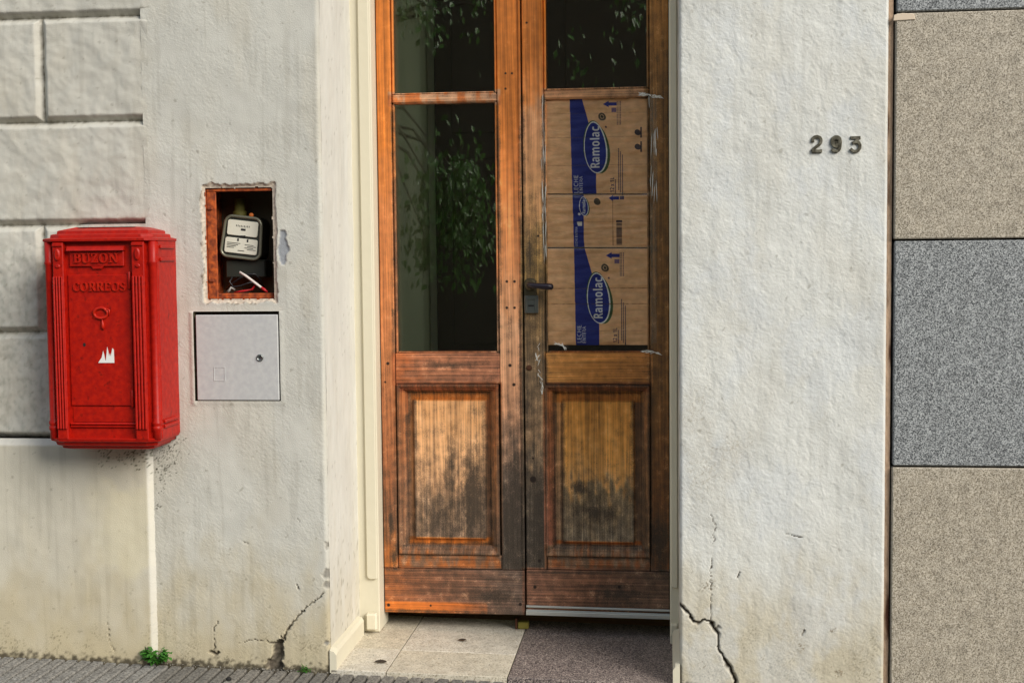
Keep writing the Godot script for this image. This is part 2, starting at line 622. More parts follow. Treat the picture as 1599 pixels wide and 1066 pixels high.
	var pier_c := func(u: float, v: float, h: float) -> Color:
		var x := q0.x + u
		var y := q0.y + v
		var c := plaster(x, y, l8(196, 194, 184))  # darker base than right of the door; the light difference is in the colour
		var rim := near_rect(x, y, niche)
		if rim < 0.04:
			var wide := 0.010 + 0.009 * n_mid.get_noise_2d(x * 26, y * 13)
			c = over(c, tone(l8(198, 184, 166), 1.0 + 0.35 * n_fine.get_noise_2d(x * 80, y * 80)), smoothstep(wide + 0.002, wide - 0.002, rim))
			c = over(c, l8(80, 66, 50), 0.75 * smoothstep(0.003, 0.0, absf(rim - wide)) * smoothstep(-0.2, 0.4, n_mid.get_noise_2d(x * 60, y * 60)))
		if Vector2(x, y).distance_to(scar) < 0.05:
			c = over(c, l8(150, 152, 156), smoothstep(0.018, 0.014, absf(x - scar.x) + 0.2 * absf(y - scar.y) + 0.006 * n_mid.get_noise_2d(x * 30, y * 30)))
		for chip in (chips if q1.x - x < 0.03 else []):
			var d := Vector2(x - chip[0], y - chip[1]).length()
			c = over(c, l8(140, 136, 126), smoothstep(chip[2], chip[2] * 0.5, d + 0.006 * n_fine.get_noise_2d(x * 60, y * 60)))
		for s in mould:
			c = over(c, l8(46, 46, 30), spotted(x, y, s) * 0.9)
		rim = near_rect(x, y, hatch)
		if rim < 0.022 and (x < hatch.position.x or y > hatch.end.y):
			c = over(c, l8(206, 202, 190), 0.6 * smoothstep(0.02, 0.012, rim))
		var k := cracked(Vector2(x, y))
		c = over(c, l8(74, 66, 54) if k.y < 0.015 else tone(l8(104, 96, 84), 1.0 + 0.8 * n_fine.get_noise_2d(x * 60, y * 60)), k.x)
		return c
	var pier_gap := func(u: float, v: float) -> bool:
		var x := q0.x + u
		var y := q0.y + v
		var rag := 0.0025 * n_fine.get_noise_2d(x * 55, y * 55)
		return near_rect(x, y, niche) < rag - 0.001 or near_rect(x, y, hatch) < 0.0
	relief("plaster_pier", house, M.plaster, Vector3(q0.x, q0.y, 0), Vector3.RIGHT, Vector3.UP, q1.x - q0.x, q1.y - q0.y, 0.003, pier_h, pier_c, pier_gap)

	# the plain plaster to the right of the doorway
	var r0 := Vector2(X_RIGHT, -0.12)
	var r1 := Vector2(0.601, q1.y)
	var right_h := func(u: float, v: float) -> float:
		var x := r0.x + u
		var y := r0.y + v
		var h := stippled(x, y, 1.15)
		if u < 0.010:
			h -= 0.010 - sqrt(maxf(0.0, 0.0001 - (0.010 - u) * (0.010 - u)))
		var e := r1.x - x
		if e < 0.006:
			h -= 0.006 - e
		h -= 0.0008 * smoothstep(0.10, 0.35, n_big.get_noise_2d(x * 14 + 30, y * 9))
		var k := cracked(Vector2(x, y))
		return h - k.x * k.y
	var smoke := on_wall([[1085, 640, .10], [1100, 740, .12], [1150, 700, .09], [1240, 1000, .10], [1340, 1020, .10]])
	var blots := on_wall([[1105, 915, .04], [1190, 1028, .015], [1092, 1038, .02], [1300, 985, .02], [1250, 1010, .02], [1310, 1050, .03]])
	var right_c := func(u: float, v: float, h: float) -> Color:
		var x := r0.x + u
		var y := r0.y + v
		var c := plaster(x, y, l8(213, 213, 206), 0.8)
		c = over(c, l8(206, 210, 212), 0.35 * smoothstep(-0.1, 0.5, n_big.get_noise_2d(x * 5 + 11, y * 3 + 5) + 0.3 * n_mid.get_noise_2d(x * 30, y * 22)))
		var k := cracked(Vector2(x, y))
		c = over(c, l8(62, 52, 40), k.x)
		for s in smoke:
			c = over(c, l8(150, 136, 110), (0.18 + 0.5 * spotted(x, y, s)) * smoothstep(s[2], s[2] * 0.3, Vector2(x - s[0], (y - s[1]) * 0.6).length() + 0.06 * n_mid.get_noise_2d(x * 14, y * 10)) * 0.55)
		for s in blots:
			c = over(c, l8(120, 104, 80), spotted(x, y, s) * 0.7)
		return c
	relief("plaster_wall", house, M.plaster, Vector3(r0.x, r0.y, 0), Vector3.RIGHT, Vector3.UP, r1.x - r0.x, r1.y - r0.y, 0.003, right_h, right_c)

	# sides of the doorway
	var side_h := func(u: float, v: float) -> float:
		return 0.0016 * n_big.get_noise_2d(u * 9, v * 5) + 0.0004 * n_mid.get_noise_2d(u * 40, v * 40)
	var left_c := func(u: float, v: float, h: float) -> Color:
		var c := plaster(u * 1.7 + 3, v - 0.12, l8(213, 211, 202), 0.45)
		return over(c, l8(120, 110, 84), 0.7 * smoothstep(0.5, 0.62, n_fine.get_noise_2d(u * 30 + 80, v * 18)) * smoothstep(0.7, 0.2, v))
	var tall := q1.y + 0.12
	relief("reveal", house, M.plaster, Vector3(X_LEFT, -0.12, -0.012), Vector3.FORWARD, Vector3.UP, 0.40, tall, 0.008, side_h, left_c)
	relief("reveal", house, M.plaster, Vector3(X_RIGHT, -0.12, -0.41), Vector3.BACK, Vector3.UP, 0.40, tall, 0.008, side_h, left_c)

	# masonry behind and beyond the finely modelled faces
	var top := q1.y
	var st := mb()
	box(st, Vector3(-3.1, -0.3, -0.6), Vector3(X_LEFT - 0.012, top, -0.19), 0)
	box(st, Vector3(X_RIGHT + 0.012, -0.3, -0.6), Vector3(0.6, top, -0.03), 0)
	part("masonry", st, M.wall_plain, house)
	st = mb()
	box(st, Vector3(-9, -0.3, -0.6), Vector3(p0.x - 0.001, 4.6, 0.0), 0)
	box(st, Vector3(p0.x, top + 0.001, -0.6), Vector3(X_LEFT, 4.6, 0.0), 0)
	box(st, Vector3(X_RIGHT, top + 0.001, -0.6), Vector3(0.6, 4.6, 0.0), 0)
	box(st, Vector3(X_LEFT + 0.001, 2.95, -0.6), Vector3(X_RIGHT - 0.001, 4.6, 0.0), 0)
	part("upper_wall", st, M.wall_plain, house)

	# low cream skirting along both sides of the doorway
	for s in [[X_LEFT, 1.0], [X_RIGHT, -1.0]]:
		st = mb()
		var yb := sill_y(s[0]) - 0.01
		var ht := 0.072
		var thick := 0.020
		var sec := func(z: float, cut: float) -> Array:
			var x: float = s[0]
			var a: float = s[1]
			return [Vector3(x, yb, z), Vector3(x + a * thick, yb, z), Vector3(x + a * thick, yb + ht - 0.014 - cut, z), Vector3(x + a * (thick - 0.007), yb + ht - 0.004 - cut, z), Vector3(x, yb + ht - cut, z)]
		var rows := [sec.call(-0.355, 0.0), sec.call(-0.2, 0.001), sec.call(-0.02, 0.0), sec.call(0.004, 0.006)]
		for i in rows.size() - 1:
			for k in 4:
				if s[1] > 0:
					quad(st, rows[i][k + 1], rows[i][k], rows[i + 1][k], rows[i + 1][k + 1])
				else:
					quad(st, rows[i][k], rows[i][k + 1], rows[i + 1][k + 1], rows[i + 1][k])
		var f: Array = rows[3]
		var b: Array = rows[0]
		for k in [1, 2, 3]:
			tri(st, f[0], f[k], f[k + 1])
			tri(st, b[0], b[k + 1], b[k])
		part("skirting", st, M.cream, house)

# ---------------------------------------------------------------- granite next door
func speckle(w: int, tones: Array, seed_: int, freq: float) -> ImageTexture:
	var cell := noise(freq, seed_, FastNoiseLite.TYPE_CELLULAR, 1)
	cell.cellular_return_type = FastNoiseLite.RETURN_CELL_VALUE
	cell.cellular_jitter = 1.0
	var a := bytes_noise(cell, w, w, w, w)
	cell.frequency = freq * 1.9
	cell.seed = seed_ + 1
	var b := bytes_noise(cell, w, w, w, w)
	var soft := bytes_noise(noise(freq * 0.5, seed_ + 5, FastNoiseLite.TYPE_SIMPLEX_SMOOTH, 2), w, w, w, w)
	var big := bytes_noise(noise(0.012, seed_ + 9), w, w, w, w)
	var out := PackedByteArray()
	out.resize(w * w * 3)
	for i in w * w:
		var t := (a[i] * 0.44 + b[i] * 0.30 + soft[i] * 0.26) / 255.0
		t = clampf((t - 0.5) * 1.8 + 0.54, 0.0, 0.999)
		var c: Color
		if t < 0.30:
			c = tones[0].lerp(tones[1], t / 0.30)
		elif t < 0.62:
			c = tones[1].lerp(tones[2], (t - 0.30) / 0.32)
		else:
			c = tones[2].lerp(tones[3], (t - 0.62) / 0.38)
		var k := 0.93 + 0.14 * big[i] / 255.0
		out[i * 3] = clampi(int(c.r8 * k), 0, 255)
		out[i * 3 + 1] = clampi(int(c.g8 * k), 0, 255)
		out[i * 3 + 2] = clampi(int(c.b8 * k), 0, 255)
	return ImageTexture.create_from_image(Image.create_from_data(w, w, false, Image.FORMAT_RGB8, out))

func stone(tex: Texture2D, tile: float, rough: float, off := Vector3.ZERO) -> StandardMaterial3D:
	var m := mat(Color.WHITE, rough)
	m.albedo_texture = tex
	m.uv1_triplanar = true
	m.uv1_world_triplanar = true
	m.uv1_triplanar_sharpness = 8.0
	m.uv1_scale = Vector3.ONE / tile
	m.uv1_offset = off
	return m

func build_granite() -> void:
	var g := thing("granite_cladding", "speckled granite slabs in alternating tan and grey courses beside the plaster", "wall", Vector3(0.62, 0, 0))
	var tan_tex := speckle(768, [c8(90, 82, 68), c8(146, 136, 118), c8(174, 164, 146), c8(204, 195, 178)], 31, 0.23)
	var grey_tex := speckle(768, [c8(36, 38, 40), c8(94, 97, 98), c8(146, 149, 149), c8(188, 190, 188)], 47, 0.23)
	var ys := [-0.45, at2(1392, 728).y, at2(1392, 375).y, at2(1392, 20).y, 2.46]
	var x0 := 0.619
	for k in 4:
		var m := stone(tan_tex if k % 2 == 0 else grey_tex, 0.45, 0.5, Vector3(0.37 * k, 0.21 * k, 0.1))
		var st := mb()
		box(st, Vector3(x0 + [0.0, 0.002, 0.0, 0.003][k], ys[k] + 0.0025, -0.05), Vector3(2.6, ys[k + 1] - 0.0025, [0.004, 0.002, 0.005, 0.001][k]), 0.003)
		var s := part("stone_slab", st, m, g)
		s.set_meta("label", "tan speckled granite slab" if k % 2 == 0 else "dark grey speckled granite slab")
	var st := mb()
	box(st, Vector3(0.612, -0.45, -0.2), Vector3(2.6, 4.6, -0.052), 0)
	box(st, Vector3(0.619, 2.462, -0.05), Vector3(2.6, 4.6, 0.0), 0)
	part("backing", st, M.grime, g)
	# mortar fillet between plaster and stone
	var f_h := func(u: float, v: float) -> float:
		return 0.0016 * n_mid.get_noise_2d(u * 60, v * 16) + 0.001 * n_fine.get_noise_2d(u * 90, v * 60)
	var f_c := func(u: float, v: float, h: float) -> Color:
		return over(tone(l8(196, 166, 138), 1.0 + 0.2 * n_mid.get_noise_2d(u * 30, v * 9)), l8(96, 66, 50), smoothstep(0.1, 0.5, n_mid.get_noise_2d(u * 20 + 5, v * 4)))
	relief("mortar_joint", g, M.plaster, Vector3(0.6, -0.45, -0.010), Vector3.RIGHT, Vector3.UP, 0.0145, 2.9, 0.004, f_h, f_c)
	# smear of pale mortar on the corner of a slab
	st = mb()
	prism(st, PackedVector2Array([at2(1395, 33), at2(1429, 31), at2(1427, 22), at2(1409, 21), at2(1396, 24)]), Vector3.ZERO, Vector3.RIGHT, Vector3.UP, 0.003, 0.008, 0.001)
	part("mortar_smear", st, M.mortar, g)

# ---------------------------------------------------------------- ground
func build_ground() -> void:
	# sidewalk: tiles of five ridges each
	var walk := setting("sidewalk", "grey ridged cement tiles along the street front")
	var pitch := 0.2
	var tiles := []
	for variant in 3:
		var st := mb()
		org = Vector3.ZERO
		for b in 5:
			var x := b * 0.04
			box(st, Vector3(x + 0.0042, -0.03, 0.0015), Vector3(x + 0.0358, 0.0, 0.1985), 0.003)
		box(st, Vector3(0.001, -0.034, 0.001), Vector3(0.199, -0.012, 0.199), 0.0)
		st.generate_normals()
		tiles.append(st.commit())
	var slope := atan(-0.024)
	for j in 7:
		for i in 24:
			var x := -2.86 + i * pitch
			var o := piece("paving_tile", tiles[(i + j) % 3], M["tile%d" % rng.randi_range(0, 3)], walk)
			o.position = Vector3(x, pave_y(x) + rng.randf_range(-0.0015, 0.0015), 0.012 + j * pitch)
			o.rotation.z = slope
	var st := mb()
	var sheet := func(x0: float, x1: float, z0: float, z1: float, dy: float) -> void:
		quad(st, Vector3(x0, pave_y(x0) + dy, z1), Vector3(x1, pave_y(x1) + dy, z1), Vector3(x1, pave_y(x1) + dy, z0), Vector3(x0, pave_y(x0) + dy, z0))
	sheet.call(-14, 14, -0.2, 2.7, -0.03)
	part("bedding", st, M.soil, walk)
	st = mb()
	sheet.call(-14, 14, 1.414, 2.7, -0.004)
	sheet.call(1.95, 14, 0.0, 1.412, -0.004)
	sheet.call(-14, -2.87, 0.0, 1.412, -0.004)
	part("pavement", st, M.cement, walk)
	st = mb()
	for k in 28:
		var x := -14.0 + k
		box(st, Vector3(x + 0.004, pave_y(x) - 0.2, 2.702), Vector3(x + 0.996, pave_y(x) - 0.003, 2.83), 0.01)
	part("kerb", st, M.cement, walk)
	var road := setting("road")
	st = mb()
	sheet.call(-40, 40, 2.8, 9.4, -0.14)
	part("asphalt", st, M.asphalt, road)
	var far := setting("far_sidewalk")
	st = mb()
	sheet.call(-40, 40, 9.4, 60, -0.01)
	quad(st, Vector3(-40, pave_y(-40) - 0.2, 9.4), Vector3(-40, pave_y(-40) - 0.01, 9.4), Vector3(40, pave_y(40) - 0.01, 9.4), Vector3(40, pave_y(40) - 0.2, 9.4))
	part("pavement", st, M.cement, far)

	# doorstep: pale terrazzo tiles on the left, one dark granite slab on the right
	var step := setting("doorstep", "pale terrazzo tiles and a dark speckled slab in front of the door")
	var flag := func(called: String, x0: float, x1: float, z0: float, z1: float, m: Material, lift: float) -> MeshInstance3D:
		var s := mb()
		var lo := [Vector3(x0, sill_y(x0) - 0.03, z1), Vector3(x1, sill_y(x1) - 0.03, z1), Vector3(x1, sill_y(x1) - 0.03, z0), Vector3(x0, sill_y(x0) - 0.03, z0)]
		var c := 0.0012
		var rim := []
		var tp := []
		for k in 4:
			rim.append(lo[k] + Vector3(0, 0.03 + lift - c, 0))
			tp.append(lo[k] + Vector3(c * [1, -1, -1, 1][k], 0.03 + lift, c * [-1, -1, 1, 1][k]))
		fan_sides(s, lo, rim)
		fan_sides(s, rim, tp)
		quad(s, tp[0], tp[1], tp[2], tp[3])
		return part(called, s, m, step)
	var e := 0.0016
	flag.call("floor_tile", X_LEFT + 0.004, -0.812 - e, -0.216 + e, 0.004, M.terrazzo0, 0.0)
	flag.call("floor_tile", X_LEFT + 0.004, -0.812 - e, -0.60, -0.216 - e, M.terrazzo1, 0.0005)
	flag.call("floor_tile", -0.812 + e, -0.456 - e, -0.216 + e, 0.004, M.terrazzo1, 0.0004)
	flag.call("floor_tile", -0.812 + e, -0.456 - e, -0.60, -0.216 - e, M.terrazzo0, 0.0)
	var d: MeshInstance3D = flag.call("floor_slab", -0.456 + e, X_RIGHT - 0.003, -0.60, 0.006, M.dark_granite, 0.001)
	d.set_meta("label", "dark speckled granite slab")
	st = mb()
	box(st, Vector3(X_LEFT, -0.08, -0.6), Vector3(X_RIGHT, -0.028, 0.0), 0)
	part("bed", st, M.grime, step)

# the dim vestibule behind the door's glass
func build_vestibule() -> void:
	var v := setting("vestibule")
	var bx := func(called: String, lo: Vector3, hi: Vector3, m: Material) -> void:
		var s := mb()
		box(s, lo, hi, 0)
		part(called, s, m, v)
	var back := -1.68
	bx.call("wall", Vector3(-1.20, -0.1, back), Vector3(-0.965, 3.0, -0.602), M.vest_wall)
	bx.call("wall", Vector3(0.06, -0.1, back), Vector3(0.30, 3.0, -0.602), M.vest_wall)
	bx.call("ceiling", Vector3(-1.2, 2.95, back), Vector3(0.3, 3.05, -0.602), M.vest_ceiling)
	bx.call("floor", Vector3(-1.2, -0.12, back), Vector3(0.3, -0.012, -0.602), M.vest_floor)
	bx.call("back_wall", Vector3(-1.2, -0.12, back - 0.2), Vector3(0.3, 3.05, back), M.vest_wall)
	var inner := thing("inner_door", "dark inner door dimly seen through the glass of the street door", "door", Vector3(-0.45, -0.01, back + 0.003))
	var st := mb()
	box(st, Vector3(-0.93, -0.01, back + 0.003), Vector3(0.04, 2.6, back + 0.05), 0.004)
	part("slab", st, M.inner_wood, inner)
	for k in 2:
		for j in 3:
			st = mb()
			var x := -0.86 + k * 0.46
			var y: float = [0.15, 0.85, 1.7][j]
			box(st, Vector3(x, y, back + 0.051), Vector3(x + 0.38, y + [0.6, 0.75, 0.75][j], back + 0.066), 0.01)
			part("panel", st, M.inner_wood, inner)

# ---------------------------------------------------------------- wood of the street door
const TEX_W := 640
const TEX_H := 1600

func door_px(i: float, j: float, w: int, h: int) -> Vector2:
	return Vector2(uv_rect.position.x + (i + 0.5) / w * uv_rect.size.x, uv_rect.position.y - (j + 0.5) / h * uv_rect.size.y)

# worn varnish, bare wood and grime as the photograph shows them, board by board: [left, top, right, bottom] in its pixels,
# whether the stops run down (true) or across, and stops of [pixel, colour, grime]
func wear_map() -> Image:
	var w := 160
	var h := 400
	var im := Image.create_empty(w, h, false, Image.FORMAT_RGBA8)
	var OR := c8(184, 108, 46)
	var PALE := c8(206, 154, 116)
	var GREY := c8(108, 94, 82)
	var areas := [
		[560, -400, 1100, 1000, true, [[0, c8(150, 88, 46), .2], [900, c8(120, 74, 46), .35]]],
		# left leaf
		[570, -400, 627, 890, true, [[200, OR, .03], [300, c8(180, 112, 64), .14], [560, c8(168, 106, 66), .22], [700, c8(158, 98, 62), .28], [810, c8(138, 90, 60), .44], [850, c8(152, 92, 50), .34], [885, c8(168, 98, 44), .28]]],
		[770, -400, 819, 900, true, [[150, OR, .03], [230, c8(204, 122, 62), .08], [400, c8(204, 136, 88), .12], [500, PALE, .14], [600, c8(198, 144, 108), .22], [680, c8(162, 124, 98), .46], [750, c8(122, 102, 88), .66], [880, c8(96, 86, 76), .72]]],
		[606, 140, 780, 166, true, [[146, c8(170, 130, 100), .25], [158, c8(170, 98, 52), .25]]],
		[612, 550, 780, 602, false, [[615, c8(158, 90, 52), .26], [660, c8(158, 102, 72), .3], [770, c8(152, 100, 74), .32]]],
		[619, 596, 782, 616, false, [[620, c8(132, 72, 44), .25], [780, c8(124, 68, 38), .3]]],
		[619, 612, 640, 870, true, [[612, c8(150, 90, 52), .25], [740, c8(140, 94, 64), .34], [860, c8(120, 88, 66), .44]]],
		[640, 612, 647, 856, true, [[612, c8(176, 116, 68), .15], [850, c8(160, 116, 84), .3]]],
		[755, 612, 782, 870, true, [[612, c8(156, 94, 54), .28], [740, c8(140, 96, 64), .4], [860, c8(122, 90, 70), .48]]],
		[640, 610, 762, 627, true, [[610, c8(150, 86, 34), .32], [626, c8(160, 92, 38), .2]]],
		[646, 626, 756.5, 843, true, [[626, c8(196, 144, 96), .2], [700, c8(202, 154, 110), .26], [750, c8(180, 138, 102), .4], [800, c8(152, 122, 96), .5], [842, c8(138, 112, 92), .52]]],
		[636, 842, 768, 853, true, [[843, c8(184, 104, 40), .1], [852, c8(176, 98, 38), .18]]],
		[619, 852, 782, 890, true, [[853, c8(122, 92, 72), .4], [866, c8(130, 94, 70), .36], [886, c8(150, 86, 44), .3]]],
		[570, 889, 819, 970, false, [[598, c8(148, 88, 50), .3], [650, c8(128, 82, 58), .36], [740, c8(118, 84, 66), .4], [812, c8(112, 92, 80), .44]]],
		[570, 943, 760, 970, false, [[598, c8(178, 98, 40), .14], [700, c8(180, 98, 44), .16], [760, c8(140, 90, 62), .3]]],
		# right leaf
		[817, -400, 851, 900, true, [[60, OR, .05], [120, c8(204, 126, 66), .1], [170, c8(196, 140, 98), .14], [300, c8(186, 138, 94), .24], [350, c8(160, 124, 80), .42], [410, c8(160, 126, 72), .42], [500, c8(136, 108, 74), .46], [580, c8(134, 110, 82), .46], [670, c8(156, 124, 92), .38], [730, c8(124, 106, 86), .62], [800, c8(102, 92, 80), .72], [890, c8(96, 86, 76), .74]]],
		[846, -400, 1016, 160, false, [[850, c8(186, 134, 94), .2], [1010, c8(170, 128, 92), .28]]],
		[840, -400, 856, 138, true, [[0, c8(212, 120, 40), .05], [130, c8(206, 128, 66), .1]]],
		[1008, -400, 1060, 900, true, [[0, c8(150, 104, 54), .25], [150, c8(122, 88, 50), .35], [600, c8(116, 80, 44), .34], [890, c8(112, 70, 40), .42]]],
		[850, 550, 1020, 603, false, [[850, c8(176, 122, 66), .24], [930, c8(186, 124, 62), .16], [1015, c8(160, 106, 56), .28]]],
		[850, 598, 1018, 617, false, [[850, c8(120, 72, 42), .3], [1015, c8(110, 64, 36), .3]]],
		[850, 612, 866, 872, true, [[612, c8(160, 100, 58), .22], [760, c8(150, 96, 70), .32], [860, c8(146, 92, 70), .36]]],
		[866, 612, 880, 858, true, [[612, c8(172, 118, 68), .2], [850, c8(140, 112, 86), .4]]],
		[988, 612, 1018, 872, true, [[612, c8(128, 86, 52), .34], [860, c8(124, 94, 68), .44]]],
		[862, 612, 1004, 629, true, [[612, c8(160, 100, 44), .25], [628, c8(150, 92, 40), .2]]],
		[878, 628, 990, 850, true, [[628, c8(186, 126, 58), .2], [700, c8(196, 138, 72), .2], [752, c8(190, 140, 84), .28], [772, c8(150, 124, 90), .46], [848, c8(142, 126, 104), .48]]],
		[864, 848, 1003, 856, true, [[848, c8(160, 88, 40), .1], [856, c8(150, 84, 40), .2]]],
		[851, 855, 1018, 893, true, [[855, c8(128, 104, 82), .4], [870, c8(132, 100, 76), .36], [890, c8(140, 84, 50), .34]]],
		[817, 890, 1060, 975, false, [[822, c8(124, 86, 68), .36], [930, c8(126, 86, 64), .36], [1045, c8(108, 84, 68), .46]]],
	]
	for a in areas:
		var lo := at2(a[0], a[3], Z_DOOR)
		var hi := at2(a[2], a[1], Z_DOOR)
		var i0 := roundi((lo.x - uv_rect.position.x) / uv_rect.size.x * w)
		var i1 := roundi((hi.x - uv_rect.position.x) / uv_rect.size.x * w)
		var j0 := roundi((uv_rect.position.y - hi.y) / uv_rect.size.y * h)
		var j1 := roundi((uv_rect.position.y - lo.y) / uv_rect.size.y * h)
		var stops: Array = a[5]
		for j in range(maxi(j0, 0), mini(j1, h)):
			for i in range(maxi(i0, 0), mini(i1, w)):
				var pos := 0.0
				if a[4]:
					pos = lerpf(a[1], a[3], (j - j0) / float(maxi(1, j1 - j0))) + 38.0 * n_mid.get_noise_2d(i * 0.30, j * 0.07) + 30.0 * n_big.get_noise_2d(i * 0.1, j * 0.05)
				else:
					pos = lerpf(a[0], a[2], (i - i0) / float(maxi(1, i1 - i0))) + 34.0 * n_mid.get_noise_2d(i * 0.07, j * 0.3)
				var k := 0
				while k < stops.size() - 2 and pos > stops[k + 1][0]:
					k += 1
				var t := clampf((pos - stops[k][0]) / (stops[k + 1][0] - stops[k][0]), 0.0, 1.0)
				var c: Color = stops[k][1].lerp(stops[k + 1][1], t)
				c.a = clampf(lerpf(stops[k][2], stops[k + 1][2], t) + 0.12 * n_mid.get_noise_2d(i * 0.3 + 50, j * 0.09), 0.0, 1.0)
				im.set_pixel(i, j, c)
	# darker lines along the joints of the boards
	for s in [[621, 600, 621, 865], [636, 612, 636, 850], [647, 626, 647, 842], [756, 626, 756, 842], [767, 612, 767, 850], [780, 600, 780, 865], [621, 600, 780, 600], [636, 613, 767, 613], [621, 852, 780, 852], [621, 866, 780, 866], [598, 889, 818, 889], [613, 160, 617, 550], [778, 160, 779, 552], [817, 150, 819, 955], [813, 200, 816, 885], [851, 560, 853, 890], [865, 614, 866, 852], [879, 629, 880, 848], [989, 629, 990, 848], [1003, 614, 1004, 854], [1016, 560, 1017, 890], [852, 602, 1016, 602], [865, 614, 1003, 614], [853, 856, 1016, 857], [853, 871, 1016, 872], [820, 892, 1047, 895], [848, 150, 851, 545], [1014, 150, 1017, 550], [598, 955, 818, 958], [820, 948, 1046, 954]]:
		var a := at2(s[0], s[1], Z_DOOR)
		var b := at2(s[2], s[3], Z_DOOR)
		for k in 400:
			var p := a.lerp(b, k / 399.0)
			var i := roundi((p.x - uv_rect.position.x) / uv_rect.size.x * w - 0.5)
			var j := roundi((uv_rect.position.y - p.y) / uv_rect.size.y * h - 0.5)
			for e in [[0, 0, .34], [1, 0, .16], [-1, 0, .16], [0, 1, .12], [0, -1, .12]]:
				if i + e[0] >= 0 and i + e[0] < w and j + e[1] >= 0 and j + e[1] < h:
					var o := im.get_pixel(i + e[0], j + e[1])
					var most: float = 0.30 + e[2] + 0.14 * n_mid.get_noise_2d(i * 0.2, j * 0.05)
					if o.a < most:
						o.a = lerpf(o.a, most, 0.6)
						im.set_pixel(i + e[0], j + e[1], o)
	# dark water stains in the wood
	for s in [[738, 765, 26, 90, .5], [705, 720, 12, 80, .3], [690, 805, 60, 40, .2], [797, 820, 12, 80, .25], [806, 740, 7, 50, .3], [611, 815, 6, 30, .5], [616, 870, 5, 25, .6], [826, 400, 7, 60, .4], [824, 640, 6, 60, .35], [840, 800, 10, 80, .2], [795, 520, 6, 60, .3], [800, 160, 6, 60, .1], [930, 800, 50, 30, .3], [905, 762, 18, 14, .5], [960, 930, 60, 25, .4], [770, 930, 50, 18, .4], [700, 570, 60, 8, .4], [1030, 850, 20, 60, .5], [740, 640, 6, 30, .25], [845, 450, 5, 40, .3]]:
		var c := at2(s[0], s[1], Z_DOOR)
		for j in h:
			for i in w:
				var p := door_px(i, j, w, h)
				var d := Vector2((p.x - c.x) * 497.0 / s[2], (p.y - c.y) * 497.0 / s[3]).length() + 0.3 * n_mid.get_noise_2d(i * 0.6, j * 0.2)
				if d < 1.0:
					var o := im.get_pixel(i, j)
					o.a = clampf(o.a + s[4] * (1.0 - d) * 1.1, 0.0, 1.0)
					im.set_pixel(i, j, o)
	return im

